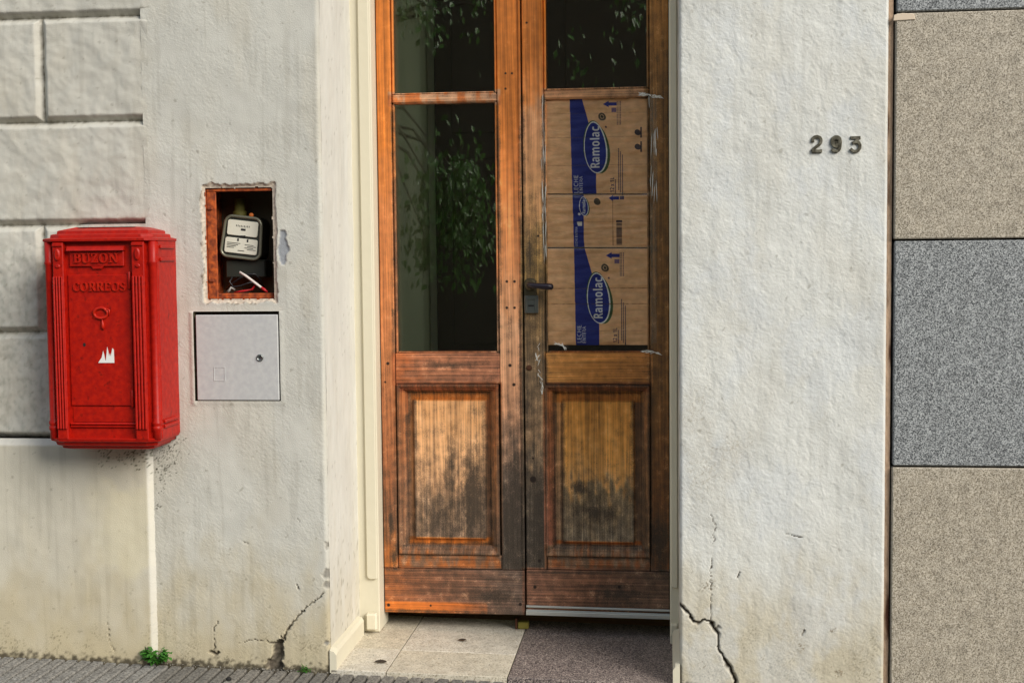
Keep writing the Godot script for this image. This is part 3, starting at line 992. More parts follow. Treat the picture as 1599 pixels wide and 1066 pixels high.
func wood_texture(wear: PackedByteArray, upright: bool, seed_: int) -> Array:
	var w := TEX_W
	var h := TEX_H
	var fine: PackedByteArray
	var coarse: PackedByteArray
	if upright:
		fine = bytes_noise(noise(0.22, seed_, FastNoiseLite.TYPE_SIMPLEX_SMOOTH, 3), w, 22, w, h)
		coarse = bytes_noise(noise(0.045, seed_ + 1, FastNoiseLite.TYPE_SIMPLEX_SMOOTH, 4), w, 64, w, h)
	else:
		fine = bytes_noise(noise(0.22, seed_, FastNoiseLite.TYPE_SIMPLEX_SMOOTH, 3), 10, h, w, h)
		coarse = bytes_noise(noise(0.045, seed_ + 1, FastNoiseLite.TYPE_SIMPLEX_SMOOTH, 4), 28, h, w, h)
	var blot := bytes_noise(noise(0.035, seed_ + 2, FastNoiseLite.TYPE_SIMPLEX_SMOOTH, 5), w, h, w, h)
	var grit := bytes_noise(noise(0.33, seed_ + 3, FastNoiseLite.TYPE_SIMPLEX_SMOOTH, 2), w, h, w, h)
	var out := PackedByteArray()
	out.resize(w * h * 3)
	var relief_ := PackedByteArray()
	relief_.resize(w * h)
	for i in w * h:
		var f := fine[i] / 255.0
		var c := coarse[i] / 255.0
		if upright:
			# growth rings, cut flat across each board
			var bx := fposmod((i % w) / float(w) * 0.96 - 0.055, 0.23) - 0.115
			var by := floorf(i / float(w)) / h * 2.4
			var ring := 0.5 + 0.5 * sin(bx * bx * 4200.0 * (1.0 + 0.25 * c) - by * 14.0 + c * 9.0)
			f = f * 0.78 + ring * ring * 0.22
		var b := blot[i] / 255.0
		var g := grit[i] / 255.0
		var k := 0.60 + 0.40 * f + 0.38 * c + 0.18 * b + 0.04
		var a := wear[i * 4 + 3] / 255.0
		var t := clampf((a * 1.15 - 0.30 * f - 0.34 * b - 0.42 * g + 0.22) * 1.35, 0.0, 0.82)
		var pale := clampf((b + 0.5 * g - 1.02) * 3.0, 0.0, 0.35) * (0.35 + a)
		var r := wear[i * 4] * k
		var gg := wear[i * 4 + 1] * k
		var bb := wear[i * 4 + 2] * k
		r = lerpf(r, 214.0 * k, pale); gg = lerpf(gg, 178.0 * k, pale); bb = lerpf(bb, 140.0 * k, pale)
		var dk := 0.7 + 0.6 * g
		out[i * 3] = clampi(int(lerpf(r, 58.0 * dk, t)), 0, 255)
		out[i * 3 + 1] = clampi(int(lerpf(gg, 50.0 * dk, t)), 0, 255)
		out[i * 3 + 2] = clampi(int(lerpf(bb, 42.0 * dk, t)), 0, 255)
		relief_[i] = clampi(int(255.0 * (0.45 * f + 0.25 * c + 0.3 * g) * (1.0 - 0.3 * t)), 0, 255)
	var im := Image.create_from_data(w, h, false, Image.FORMAT_RGB8, out)
	# nail holes and knots
	for s in [[789, 114, 2], [799, 114, 2], [789, 138, 2], [791, 439, 2.4], [803, 439, 2.4], [791, 480, 2.4], [803, 480, 2.4], [796, 570, 3], [802, 600, 3], [605, 567, 3], [601, 596, 2], [822, 35, 2], [826, 574, 5], [832, 748, 6], [832, 715, 2], [842, 875, 3], [835, 916, 3], [967, 916, 3], [672, 945, 2], [812, 943, 3], [606, 944, 3], [840, 368, 2]]:
		var p := at2(s[0], s[1], Z_DOOR)
		var ci := (p.x - uv_rect.position.x) / uv_rect.size.x * w
		var cj := (uv_rect.position.y - p.y) / uv_rect.size.y * h
		var rad: float = s[2] * 1.36
		for j in range(int(cj - rad - 1), int(cj + rad + 2)):
			for i in range(int(ci - rad - 1), int(ci + rad + 2)):
				var d := Vector2(i - ci, j - cj).length() / rad
				if d < 1.0 and i >= 0 and j >= 0 and i < w and j < h:
					im.set_pixel(i, j, im.get_pixel(i, j).lerp(c8(34, 24, 18), clampf((1.0 - d) * 2.5, 0.0, 0.92)))
	return [ImageTexture.create_from_image(im), ImageTexture.create_from_image(Image.create_from_data(w, h, false, Image.FORMAT_L8, relief_))]

func dx(px: float, py: float) -> float:
	return at(px, py, Z_DOOR).x

func dy(px: float, py: float) -> float:
	return at(px, py, Z_DOOR).y

func build_frame() -> void:
	var f := thing("door_frame", "cream painted door frame lining the doorway", "door frame", Vector3(-0.45, 0.0, Z_FRAME))
	var head := 2.93
	var xl := -0.914
	var xr := 0.0105
	var st := mb()
	box(st, Vector3(X_LEFT - 0.004, sill_y(-0.97) + 0.002, -0.52), Vector3(xl, head, Z_FRAME - 0.006), 0.003)
	part("jamb", st, M.cream, f)
	st = mb()
	box(st, Vector3(xr, sill_y(0) + 0.002, -0.52), Vector3(X_RIGHT + 0.004, head, Z_FRAME - 0.006), 0.003)
	part("jamb", st, M.cream, f)
	st = mb()
	box(st, Vector3(xl, head - 0.06, -0.52), Vector3(xr, head, Z_FRAME - 0.006), 0.003)
	part("head", st, M.cream, f)
	# cover boards with a rounded lower end
	var yl := at(578, 904, Z_FRAME).y
	var outline := func(x0: float, x1: float, y: float) -> PackedVector2Array:
		return PackedVector2Array([Vector2(x0, head), Vector2(x0, y + 0.012), Vector2(x0 + 0.003, y + 0.004), Vector2(x0 + 0.010, y), Vector2(x1 - 0.006, y), Vector2(x1 - 0.002, y + 0.002), Vector2(x1, y + 0.006), Vector2(x1, head)])
	st = mb()
	prism(st, outline.call(at(566, 500, Z_FRAME).x, xl - 0.004, yl), Vector3.ZERO, Vector3.RIGHT, Vector3.UP, Z_FRAME - 0.007, Z_FRAME + 0.004, 0.0025)
	part("cover_board", st, M.cream, f)
	st = mb()
	prism(st, outline.call(xr + 0.003, X_RIGHT - 0.003, at(1052, 918, Z_FRAME).y), Vector3.ZERO, Vector3.RIGHT, Vector3.UP, Z_FRAME - 0.007, Z_FRAME + 0.004, 0.0025)
	part("cover_board", st, M.cream, f)
	st = mb()
	box(st, Vector3(at(572, 970, Z_FRAME).x, sill_y(-0.95) + 0.012, Z_FRAME - 0.007), Vector3(at(590, 970, Z_FRAME).x, at(580, 956, Z_FRAME).y, Z_FRAME + 0.018), 0.006)
	part("plinth_block", st, M.cream, f)
	st = mb()
	box(st, Vector3(at(1047, 985, Z_FRAME).x, sill_y(0) + 0.03, Z_FRAME - 0.007), Vector3(X_RIGHT - 0.002, at(1052, 973, Z_FRAME).y, Z_FRAME + 0.012), 0.004)
	part("plinth_block", st, M.cream, f)

# one leaf: every measure a photograph pixel, looked up on the face of the door
func build_leaf(leaf: Node3D, d: Dictionary) -> void:
	var z := Z_DOOR
	var back := Z_DOOR - 0.045
	var x0: float = d.x0
	var x1: float = d.x1
	var g0: float = d.g0           # opening between the stiles
	var g1: float = d.g1
	var top := 2.86
	var bd := func(called: String, lo: Vector3, hi: Vector3, m: Material, c := 0.0025) -> MeshInstance3D:
		var s := mb()
		box(s, lo, hi, c)
		return part(called, s, m, leaf)
	var e := 0.0008
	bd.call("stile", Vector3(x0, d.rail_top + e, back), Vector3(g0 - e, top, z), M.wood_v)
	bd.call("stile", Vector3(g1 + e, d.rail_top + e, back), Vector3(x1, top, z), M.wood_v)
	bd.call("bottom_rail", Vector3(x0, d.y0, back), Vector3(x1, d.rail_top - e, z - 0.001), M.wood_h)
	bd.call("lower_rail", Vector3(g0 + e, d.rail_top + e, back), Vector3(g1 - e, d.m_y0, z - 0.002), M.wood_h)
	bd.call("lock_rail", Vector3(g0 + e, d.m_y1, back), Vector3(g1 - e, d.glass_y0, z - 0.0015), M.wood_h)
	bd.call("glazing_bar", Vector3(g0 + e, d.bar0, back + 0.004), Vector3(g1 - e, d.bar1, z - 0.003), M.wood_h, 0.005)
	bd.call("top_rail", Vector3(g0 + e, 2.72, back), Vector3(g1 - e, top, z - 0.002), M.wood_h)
	# fielded panel
	var panel: MeshInstance3D
	var s := mb()
	box(s, Vector3(g0, d.rail_top + 0.01, back + 0.006), Vector3(g1, d.glass_y0 - 0.01, z - 0.026), 0)
	var field := [Vector2(d.f_x0, d.f_y0), Vector2(d.f_x1, d.f_y0), Vector2(d.f_x1, d.f_y1), Vector2(d.f_x0, d.f_y1)]
	var low := []
	var rim := []
	var flat := []
	for k in 4:
		var o := Vector2([-1, 1, 1, -1][k], [-1, -1, 1, 1][k])
		var a: Vector2 = field[k] + o * 0.004
		var b: Vector2 = field[k] + o * 0.0005
		low.append(Vector3(a.x, a.y, z - 0.0258))
		rim.append(Vector3(b.x, b.y, z - 0.0135))
		var c: Vector2 = field[k] - o * 0.0015
		flat.append(Vector3(c.x, c.y, z - 0.012))
	fan_sides(s, low, rim)
	fan_sides(s, rim, flat)
	quad(s, flat[0], flat[1], flat[2], flat[3])
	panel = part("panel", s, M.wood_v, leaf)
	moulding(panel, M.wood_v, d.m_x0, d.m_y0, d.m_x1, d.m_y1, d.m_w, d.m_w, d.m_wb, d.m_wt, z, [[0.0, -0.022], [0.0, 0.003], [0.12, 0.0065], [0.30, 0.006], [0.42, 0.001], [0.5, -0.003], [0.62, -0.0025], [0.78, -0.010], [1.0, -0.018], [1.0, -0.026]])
	# panes with thin beads; behind each, a second pane added to double the reflection
	for k in 2:
		var y0: float = [d.glass_y0, d.bar1][k]
		var y1: float = [d.bar0, 2.72][k]
		if k == 1 or d.lower_pane:
			s = mb()
			box(s, Vector3(g0 - 0.004, y0 - 0.004, z - 0.029), Vector3(g1 + 0.004, y1 + 0.004, z - 0.025), 0.0)
			part("pane", s, M.glass, leaf)
			s = mb()
			box(s, Vector3(g0 - 0.004, y0 - 0.004, z - 0.041), Vector3(g1 + 0.004, y1 + 0.004, z - 0.037), 0.0)
			part("pane", s, M.glass, leaf)  # added inner pane, there to strengthen the reflection
		for b in [[g0, g0 + 0.009, y0, y1], [g1 - 0.009, g1, y0, y1], [g0 + 0.009, g1 - 0.009, y0, y0 + 0.006]]:
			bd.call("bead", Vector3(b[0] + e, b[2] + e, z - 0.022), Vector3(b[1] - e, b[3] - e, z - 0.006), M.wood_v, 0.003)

func build_doors() -> void:
	var y0 := dy(700, 958)
	var l := thing("door_leaf", "orange varnished wooden door leaf with two tall clear glass panes", "door", Vector3(dx(705, 900), y0, Z_DOOR))
	build_leaf(l, {x0 = -0.911, x1 = dx(815.5, 500), g0 = dx(613.5, 350), g1 = dx(778, 350), y0 = y0, rail_top = dy(700, 888.5), m_y0 = dy(700, 866), m_y1 = dy(700, 600),
		glass_y0 = dy(700, 551.5), bar0 = dy(700, 160), bar1 = dy(700, 146), m_x0 = dx(621, 730), m_x1 = dx(779.5, 730), m_w = 0.028, m_wb = 0.030, m_wt = 0.025,
		f_x0 = dx(646.5, 730), f_x1 = dx(756, 730), f_y0 = dy(700, 842), f_y1 = dy(700, 626), lower_pane = true})
	var st := mb()
	# a narrow cover strip where the leaves meet
	box(st, Vector3(dx(812.5, 500) + 0.0005, dy(815, 888), Z_DOOR + 0.0005), Vector3(dx(816.5, 500), 2.86, Z_DOOR + 0.007), 0.003)
	part("meeting_strip", st, M.wood_v, l)
	var r := thing("door_leaf", "weathered wooden door leaf with cardboard filling its lower window and a lever handle", "door", Vector3(dx(935, 900), y0, Z_DOOR))
	build_leaf(r, {x0 = dx(818.5, 500), x1 = 0.0085, g0 = dx(850, 350), g1 = dx(1015, 350), y0 = dy(930, 962), rail_top = dy(930, 891), m_y0 = dy(930, 869), m_y1 = dy(930, 601),
		glass_y0 = dy(930, 551), bar0 = dy(930, 153), bar1 = dy(930, 139), m_x0 = dx(852, 730), m_x1 = dx(1015, 730), m_w = 0.026, m_wb = 0.030, m_wt = 0.026,
		f_x0 = dx(878.8, 730), f_x1 = dx(989.5, 730), f_y0 = dy(930, 848), f_y1 = dy(930, 628.6), lower_pane = true})
	# metal weather bar along the foot
	st = mb()
	var a := at(822, 946, Z_DOOR)
	var b := at(1047, 953, Z_DOOR)
	for k in [[0.0, 0.006, 0.006], [-0.0125, 0.004, 0.004], [-0.020, 0.013, 0.012]]:
		var p := [Vector2(a.x, a.y + k[0] - k[1] * 0.5), Vector2(b.x - 0.001, b.y + k[0] - k[1] * 0.5), Vector2(b.x - 0.001, b.y + k[0] + k[1] * 0.5), Vector2(a.x, a.y + k[0] + k[1] * 0.5)]
		prism(st, PackedVector2Array(p), Vector3.ZERO, Vector3.RIGHT, Vector3.UP, Z_DOOR - 0.002, Z_DOOR + k[2], 0.0012)
	part("weather_bar", st, M.alu, r)
	# lever handle on its long plate
	var hc := at(829, 444.5, Z_DOOR)
	st = mb()
	prism(st, rounded(hc.x - 0.0215, hc.y - 0.052, hc.x + 0.019, hc.y + 0.0215, 0.017), Vector3.ZERO, Vector3.RIGHT, Vector3.UP, Z_DOOR - 0.001, Z_DOOR + 0.005, 0.002)
	var plate := part("handle_plate", st, M.old_metal, r)
	st = mb()
	lathe(st, [[0.019, 0.0], [0.019, 0.006], [0.016, 0.010], [0.013, 0.011], [0.0125, 0.022], [0.011, 0.034], [0.0, 0.036]], hc + Vector3(0, 0, 0.004), Vector3.BACK)
	part("rose", st, M.old_metal, plate)
	st = mb()
	tube(st, [hc + Vector3(-0.004, 0.0, 0.036), hc + Vector3(0.008, -0.001, 0.043), hc + Vector3(0.03, -0.003, 0.045), hc + Vector3(0.055, -0.005, 0.045), hc + Vector3(0.071, -0.006, 0.044), hc + Vector3(0.075, -0.006, 0.0435)], [0.009, 0.0085, 0.0085, 0.0105, 0.0095, 0.005], 12)
	part("lever", st, M.lever, r)
	var lo := at(819.8, 488.5, Z_DOOR)
	var hi := at(841, 461, Z_DOOR)
	st = mb()
	box(st, Vector3(lo.x, lo.y, Z_DOOR + 0.0005), Vector3(hi.x, hi.y, Z_DOOR + 0.012), 0.002)
	var lock := part("lock_case", st, M.steel, r)
	st = mb()
	for q in [[lo.x + 0.0055, lo.x + 0.0085, lo.y + 0.006, hi.y - 0.006], [hi.x - 0.010, hi.x - 0.006, lo.y + 0.006, hi.y - 0.006], [lo.x + 0.009, hi.x - 0.0105, hi.y - 0.013, hi.y - 0.008]]:
		box(st, Vector3(q[0], q[2], Z_DOOR + 0.0125), Vector3(q[1], q[3], Z_DOOR + 0.016), 0.001)
	part("lock_rib", st, M.steel, lock)
	st = mb()
	box(st, Vector3(lo.x + 0.012, lo.y + 0.021, Z_DOOR + 0.0125), Vector3(hi.x - 0.013, lo.y + 0.026, Z_DOOR + 0.0145), 0.001)
	part("keyhole", st, M.black, lock)
	# old escutcheon lower down the stile
	st = mb()
	lathe(st, [[0.009, 0.0], [0.0085, 0.003], [0.004, 0.004], [0.0, 0.0045]], at(826, 574, Z_DOOR), Vector3.BACK, 14)
	part("escutcheon", st, M.rust_dark, r)
	# small brass catch on the sill under the meeting of the leaves
	var catch_ := thing("floor_catch", "small greenish brass catch fixed to the doorstep under the door leaves", "door catch", Vector3(-0.46, sill_y(-0.46), -0.5))
	st = mb()
	var ca := at(808, 972, -0.49)
	box(st, Vector3(ca.x, sill_y(-0.46) + 0.0015, -0.52), Vector3(ca.x + 0.036, sill_y(-0.46) + 0.024, -0.49), 0.003)
	part("block", st, M.brass, catch_)
	st = mb()
	box(st, Vector3(ca.x - 0.007, sill_y(-0.46) + 0.0015, -0.505), Vector3(ca.x - 0.001, sill_y(-0.46) + 0.036, -0.487), 0.002)
	part("pin", st, M.rust_dark, catch_)

# ---------------------------------------------------------------- the cardboard in the right window
const CARD := Rect2(844, 148, 182, 396)
const CARD_K := 2.5

func card_pt(p: Vector2) -> Vector2:
	return (p - CARD.position) * CARD_K

func fill_poly(im: Image, pts: Array, c: Color, worn := 0.0) -> void:
	var q := PackedVector2Array()
	for p in pts:
		q.append(card_pt(p))
	var r := Rect2(q[0], Vector2.ZERO)
	for p in q:
		r = r.expand(p)
	for j in range(maxi(0, int(r.position.y)), mini(im.get_height(), int(r.end.y) + 1)):
		for i in range(maxi(0, int(r.position.x)), mini(im.get_width(), int(r.end.x) + 1)):
			if Geometry2D.is_point_in_polygon(Vector2(i + 0.5, j + 0.5), q):
				var t := 1.0 - worn * clampf(0.5 + 1.5 * n_fine.get_noise_2d(i * 0.7, j * 0.7), 0.0, 1.0)
				im.set_pixel(i, j, im.get_pixel(i, j).lerp(c, t))

# lettering printed along eu with glyphs rising along ev (photograph pixels)
func print_text(im: Image, text: String, font: Font, em: float, p: Vector2, eu: Vector2, ev: Vector2, c: Color, stretch := 1.0) -> void:
	var tm := TextMesh.new()
	tm.text = text
	tm.font = font
	tm.font_size = 64
	tm.pixel_size = em / 64.0
	tm.depth = 0.0
	tm.curve_step = 1.0
	tm.horizontal_alignment = HORIZONTAL_ALIGNMENT_LEFT
	tm.vertical_alignment = VERTICAL_ALIGNMENT_CENTER
	var a := tm.get_mesh_arrays()
	var vs: PackedVector3Array = a[Mesh.ARRAY_VERTEX]
	var ix: PackedInt32Array = a[Mesh.ARRAY_INDEX] if a[Mesh.ARRAY_INDEX] != null else PackedInt32Array()
	if ix.is_empty():
		for i in vs.size():
			ix.append(i)
	for k in range(0, ix.size(), 3):
		var t := []
		for e in 3:
			var v := vs[ix[k + e]]
			t.append(card_pt(p + eu * v.x * stretch + ev * v.y))
		var r := Rect2(t[0], Vector2.ZERO).expand(t[1]).expand(t[2]).grow(1)
		for j in range(maxi(0, int(r.position.y)), mini(im.get_height(), int(r.end.y) + 1)):
			for i in range(maxi(0, int(r.position.x)), mini(im.get_width(), int(r.end.x) + 1)):
				if Geometry2D.point_is_inside_triangle(Vector2(i + 0.5, j + 0.5), t[0], t[1], t[2]):
					im.set_pixel(i, j, im.get_pixel(i, j).lerp(c, 0.88))

func egg(c: Vector2, rx: float, ry: float) -> Array:
	var out := []
	for k in 40:
		var a := TAU * k / 40
		var y := sin(a)
		out.append(c + Vector2(cos(a) * rx * (1.0 - 0.10 * y * -1.0) + 3.0 * y * (rx / 18.0), y * ry))
	return out

func card_texture(sans: Font, bold: Font) -> Array:
	var w := int(CARD.size.x * CARD_K)
	var h := int(CARD.size.y * CARD_K)
	var im := Image.create_empty(w, h, false, Image.FORMAT_RGB8)
	var bm := Image.create_empty(w, h, false, Image.FORMAT_L8)
	var kraft := c8(206, 160, 114)
	for j in h:
		var flute := 0.5 + 0.5 * sin(j * 1.9) * (0.6 + 0.4 * n_mid.get_noise_2d(3, j * 0.02))
		for i in w:
			var fold := n_mid.get_noise_2d(i * 0.012, j * 0.045)
			var f := n_fine.get_noise_2d(i * 0.06, j * 0.9)
			var k := 1.0 + 0.04 * f + 0.06 * fold + 0.07 * n_big.get_noise_2d(i * 0.02, j * 0.02)
			im.set_pixel(i, j, Color(kraft.r * k, kraft.g * k * (1.0 - 0.02 * fold), kraft.b * k))
			bm.set_pixel(i, j, Color(1, 1, 1) * clampf(0.5 + 0.16 * flute + 0.35 * fold + 0.1 * f, 0, 1))
	var blue := c8(20, 32, 106)
	var white := c8(214, 212, 200)
	var green := c8(52, 74, 44)
	var ink := c8(40, 40, 62)
	var V := func(a: Array) -> Array:
		var o := []
		for k in range(0, a.size(), 2):
			o.append(Vector2(a[k], a[k + 1]))
		return o
	fill_poly(im, V.call([890, 150, 908, 150, 920, 193, 926, 250, 931, 268, 931.5, 303, 893.5, 303]), blue, .12)
	fill_poly(im, V.call([893.5, 303, 911, 303, 911, 345, 911, 372, 912.5, 387, 895.5, 387]), blue, .12)
	fill_poly(im, V.call([895.5, 387, 912.5, 387, 924, 427, 930, 480, 934.6, 502, 934.6, 540, 897.5, 540]), blue, .12)
	for o in [Vector2(930.5, 231), Vector2(934, 465)]:
		fill_poly(im, egg(o + Vector2(5, 3), 17.5, 37), green, .1)
		fill_poly(im, egg(o + Vector2(-1, -2), 18.5, 39.5), green, .1)
		fill_poly(im, egg(o, 18.3, 40), white, .15)
		fill_poly(im, egg(o + Vector2(-0.4, 0), 16.6, 38.2), blue, .08)
		print_text(im, "Ramolac", bold, 20.0, o + Vector2(-0.5, 33), Vector2(0, -1), Vector2(-1, 0), white, 0.80)
		# arrow, stamp and small print
		var q: Vector2 = o + Vector2(12, -66.5)
		fill_poly(im, [q + Vector2(0, 0), q + Vector2(9, -5), q + Vector2(9, -2.6), q + Vector2(21.5, -2.6), q + Vector2(21.5, 2.6), q + Vector2(9, 2.6), q + Vector2(9, 5)], blue, .15)
		fill_poly(im, [q + Vector2(13.5, 6), q + Vector2(21, 6), q + Vector2(21, 12.5), q + Vector2(13.5, 12.5)], c8(74, 62, 104), .5)
		fill_poly(im, egg(o + Vector2(10.5, -47.5), 6.0, 6.2), c8(46, 44, 34), .3)
		fill_poly(im, egg(o + Vector2(10.5, -47.5), 3.2, 3.4), kraft, .5)
		fill_poly(im, egg(o + Vector2(10.5, -47.5), 2.2, 2.4), c8(46, 44, 34), .2)
		fill_poly(im, egg(o + Vector2(16.5, -31.5), 1.6, 1.6), c8(70, 52, 60), .2)
		for k in 3:
			for s in 15:
				fill_poly(im, [o + Vector2(34.0 + k * 2.6, -71 + s * 2.5), o + Vector2(35.1 + k * 2.6, -71 + s * 2.5), o + Vector2(35.1 + k * 2.6, -69.2 + s * 2.5), o + Vector2(34.0 + k * 2.6, -69.2 + s * 2.5)], ink, .45)
			for s in 27:
				fill_poly(im, [o + Vector2(35.5 + k * 3.0, 2 + k * 5 + s * 2.4), o + Vector2(37 + k * 3.0, 2 + k * 5 + s * 2.4), o + Vector2(37 + k * 3.0, minf(3.8 + k * 5 + s * 2.4, 70)), o + Vector2(35.5 + k * 3.0, minf(3.8 + k * 5 + s * 2.4, 70))], ink, .5)
		print_text(im, "12 x 1L", bold, 9.0, o + Vector2(26, 70), Vector2(0, -1), Vector2(-1, 0), ink, 0.8)
		for s in 9:
			fill_poly(im, [o + Vector2(30.5, 50 + s * 2.4), o + Vector2(31.8, 50 + s * 2.4), o + Vector2(31.8, 51.8 + s * 2.4), o + Vector2(30.5, 51.8 + s * 2.4)], ink, .5)
		print_text(im, "LECHE", sans, 9.6, o + Vector2(-31, 70.5), Vector2(0, -1), Vector2(-1, 0), white, 1.05)
		print_text(im, "ENTERA", sans, 7.6, o + Vector2(-23, 70.5), Vector2(0, -1), Vector2(-1, 0), white, 1.0)
	# cups printed near the edge of the upper panel
	for y in [209.0, 231.0]:
		fill_poly(im, egg(Vector2(997, y), 5.0, 4.5), c8(34, 32, 40), .3)
		fill_poly(im, [Vector2(1001, y - 8), Vector2(1003.5, y - 8), Vector2(1003.5, y + 8), Vector2(1001, y + 8)], c8(34, 32, 40), .5)
	# middle flap
	var o2 := Vector2(911.5, 321.5)
	fill_poly(im, egg(o2 + Vector2(2.5, 1), 6.5, 14), green, .1)
	fill_poly(im, egg(o2, 7.4, 15), white, .15)
	fill_poly(im, egg(o2, 6.4, 14), blue, .1)
	print_text(im, "Ramolac", bold, 7.6, o2 + Vector2(0, 12), Vector2(0, -1), Vector2(-1, 0), white, 0.80)
	fill_poly(im, egg(Vector2(932.6, 314.6), 5.2, 5.4), c8(46, 44, 34), .35)
	fill_poly(im, V.call([951, 309.5, 958, 304.5, 958, 307, 967, 307, 967, 312, 958, 312, 958, 314.5]), blue, .15)
	fill_poly(im, V.call([968.5, 306.5, 975, 306.5, 975, 312, 968.5, 312]), c8(60, 54, 84), .4)
	fill_poly(im, V.call([956.6, 312, 957.6, 312, 957.9, 383, 956.9, 383]), c8(104, 66, 44), .4)
	var y := 344.0
	while y < 382.0:
		var t := 0.5 + 0.9 * absf(n_fine.get_noise_2d(y * 3.7, 4))
		fill_poly(im, V.call([962.8, y, 971.5, y, 971.5, y + t, 962.8, y + t]), c8(30, 26, 34))
		y += t + 0.55
	fill_poly(im, V.call([962.6, 344, 971.8, 344, 971.8, 347, 962.6, 347]), c8(30, 26, 34))
	print_text(im, "LECHE ENTERA", sans, 5.2, Vector2(899.5, 384), Vector2(0, -1), Vector2(-1, 0), white, 0.9)
	fill_poly(im, V.call([900, 345.5, 908.5, 345, 908.5, 352, 902, 352]), c8(196, 190, 176))
	fill_poly(im, egg(Vector2(904, 333.5), 2.2, 2.0), white, .3)
	# creases drawn as darker lines across the sheet
	for j in h:
		for c in [[215.0, .5], [258.0, .5], [449.5, .8], [474.0, .9], [178.0, .3], [346.0, .3], [516.0, .3]]:
			var d := absf(CARD.position.y + j / CARD_K - c[0])
			if d < 1.2:
				for i in w:
					var wv := clampf((1.0 - d / 1.2) * c[1] * (0.75 + n_mid.get_noise_2d(i * 0.05, c[0])), 0.0, 1.0)
					im.set_pixel(i, j, im.get_pixel(i, j).lerp(c8(104, 70, 44), wv * 0.7))
					bm.set_pixel(i, j, bm.get_pixel(i, j).lerp(Color.BLACK, wv))
	return [ImageTexture.create_from_image(im), ImageTexture.create_from_image(bm)]

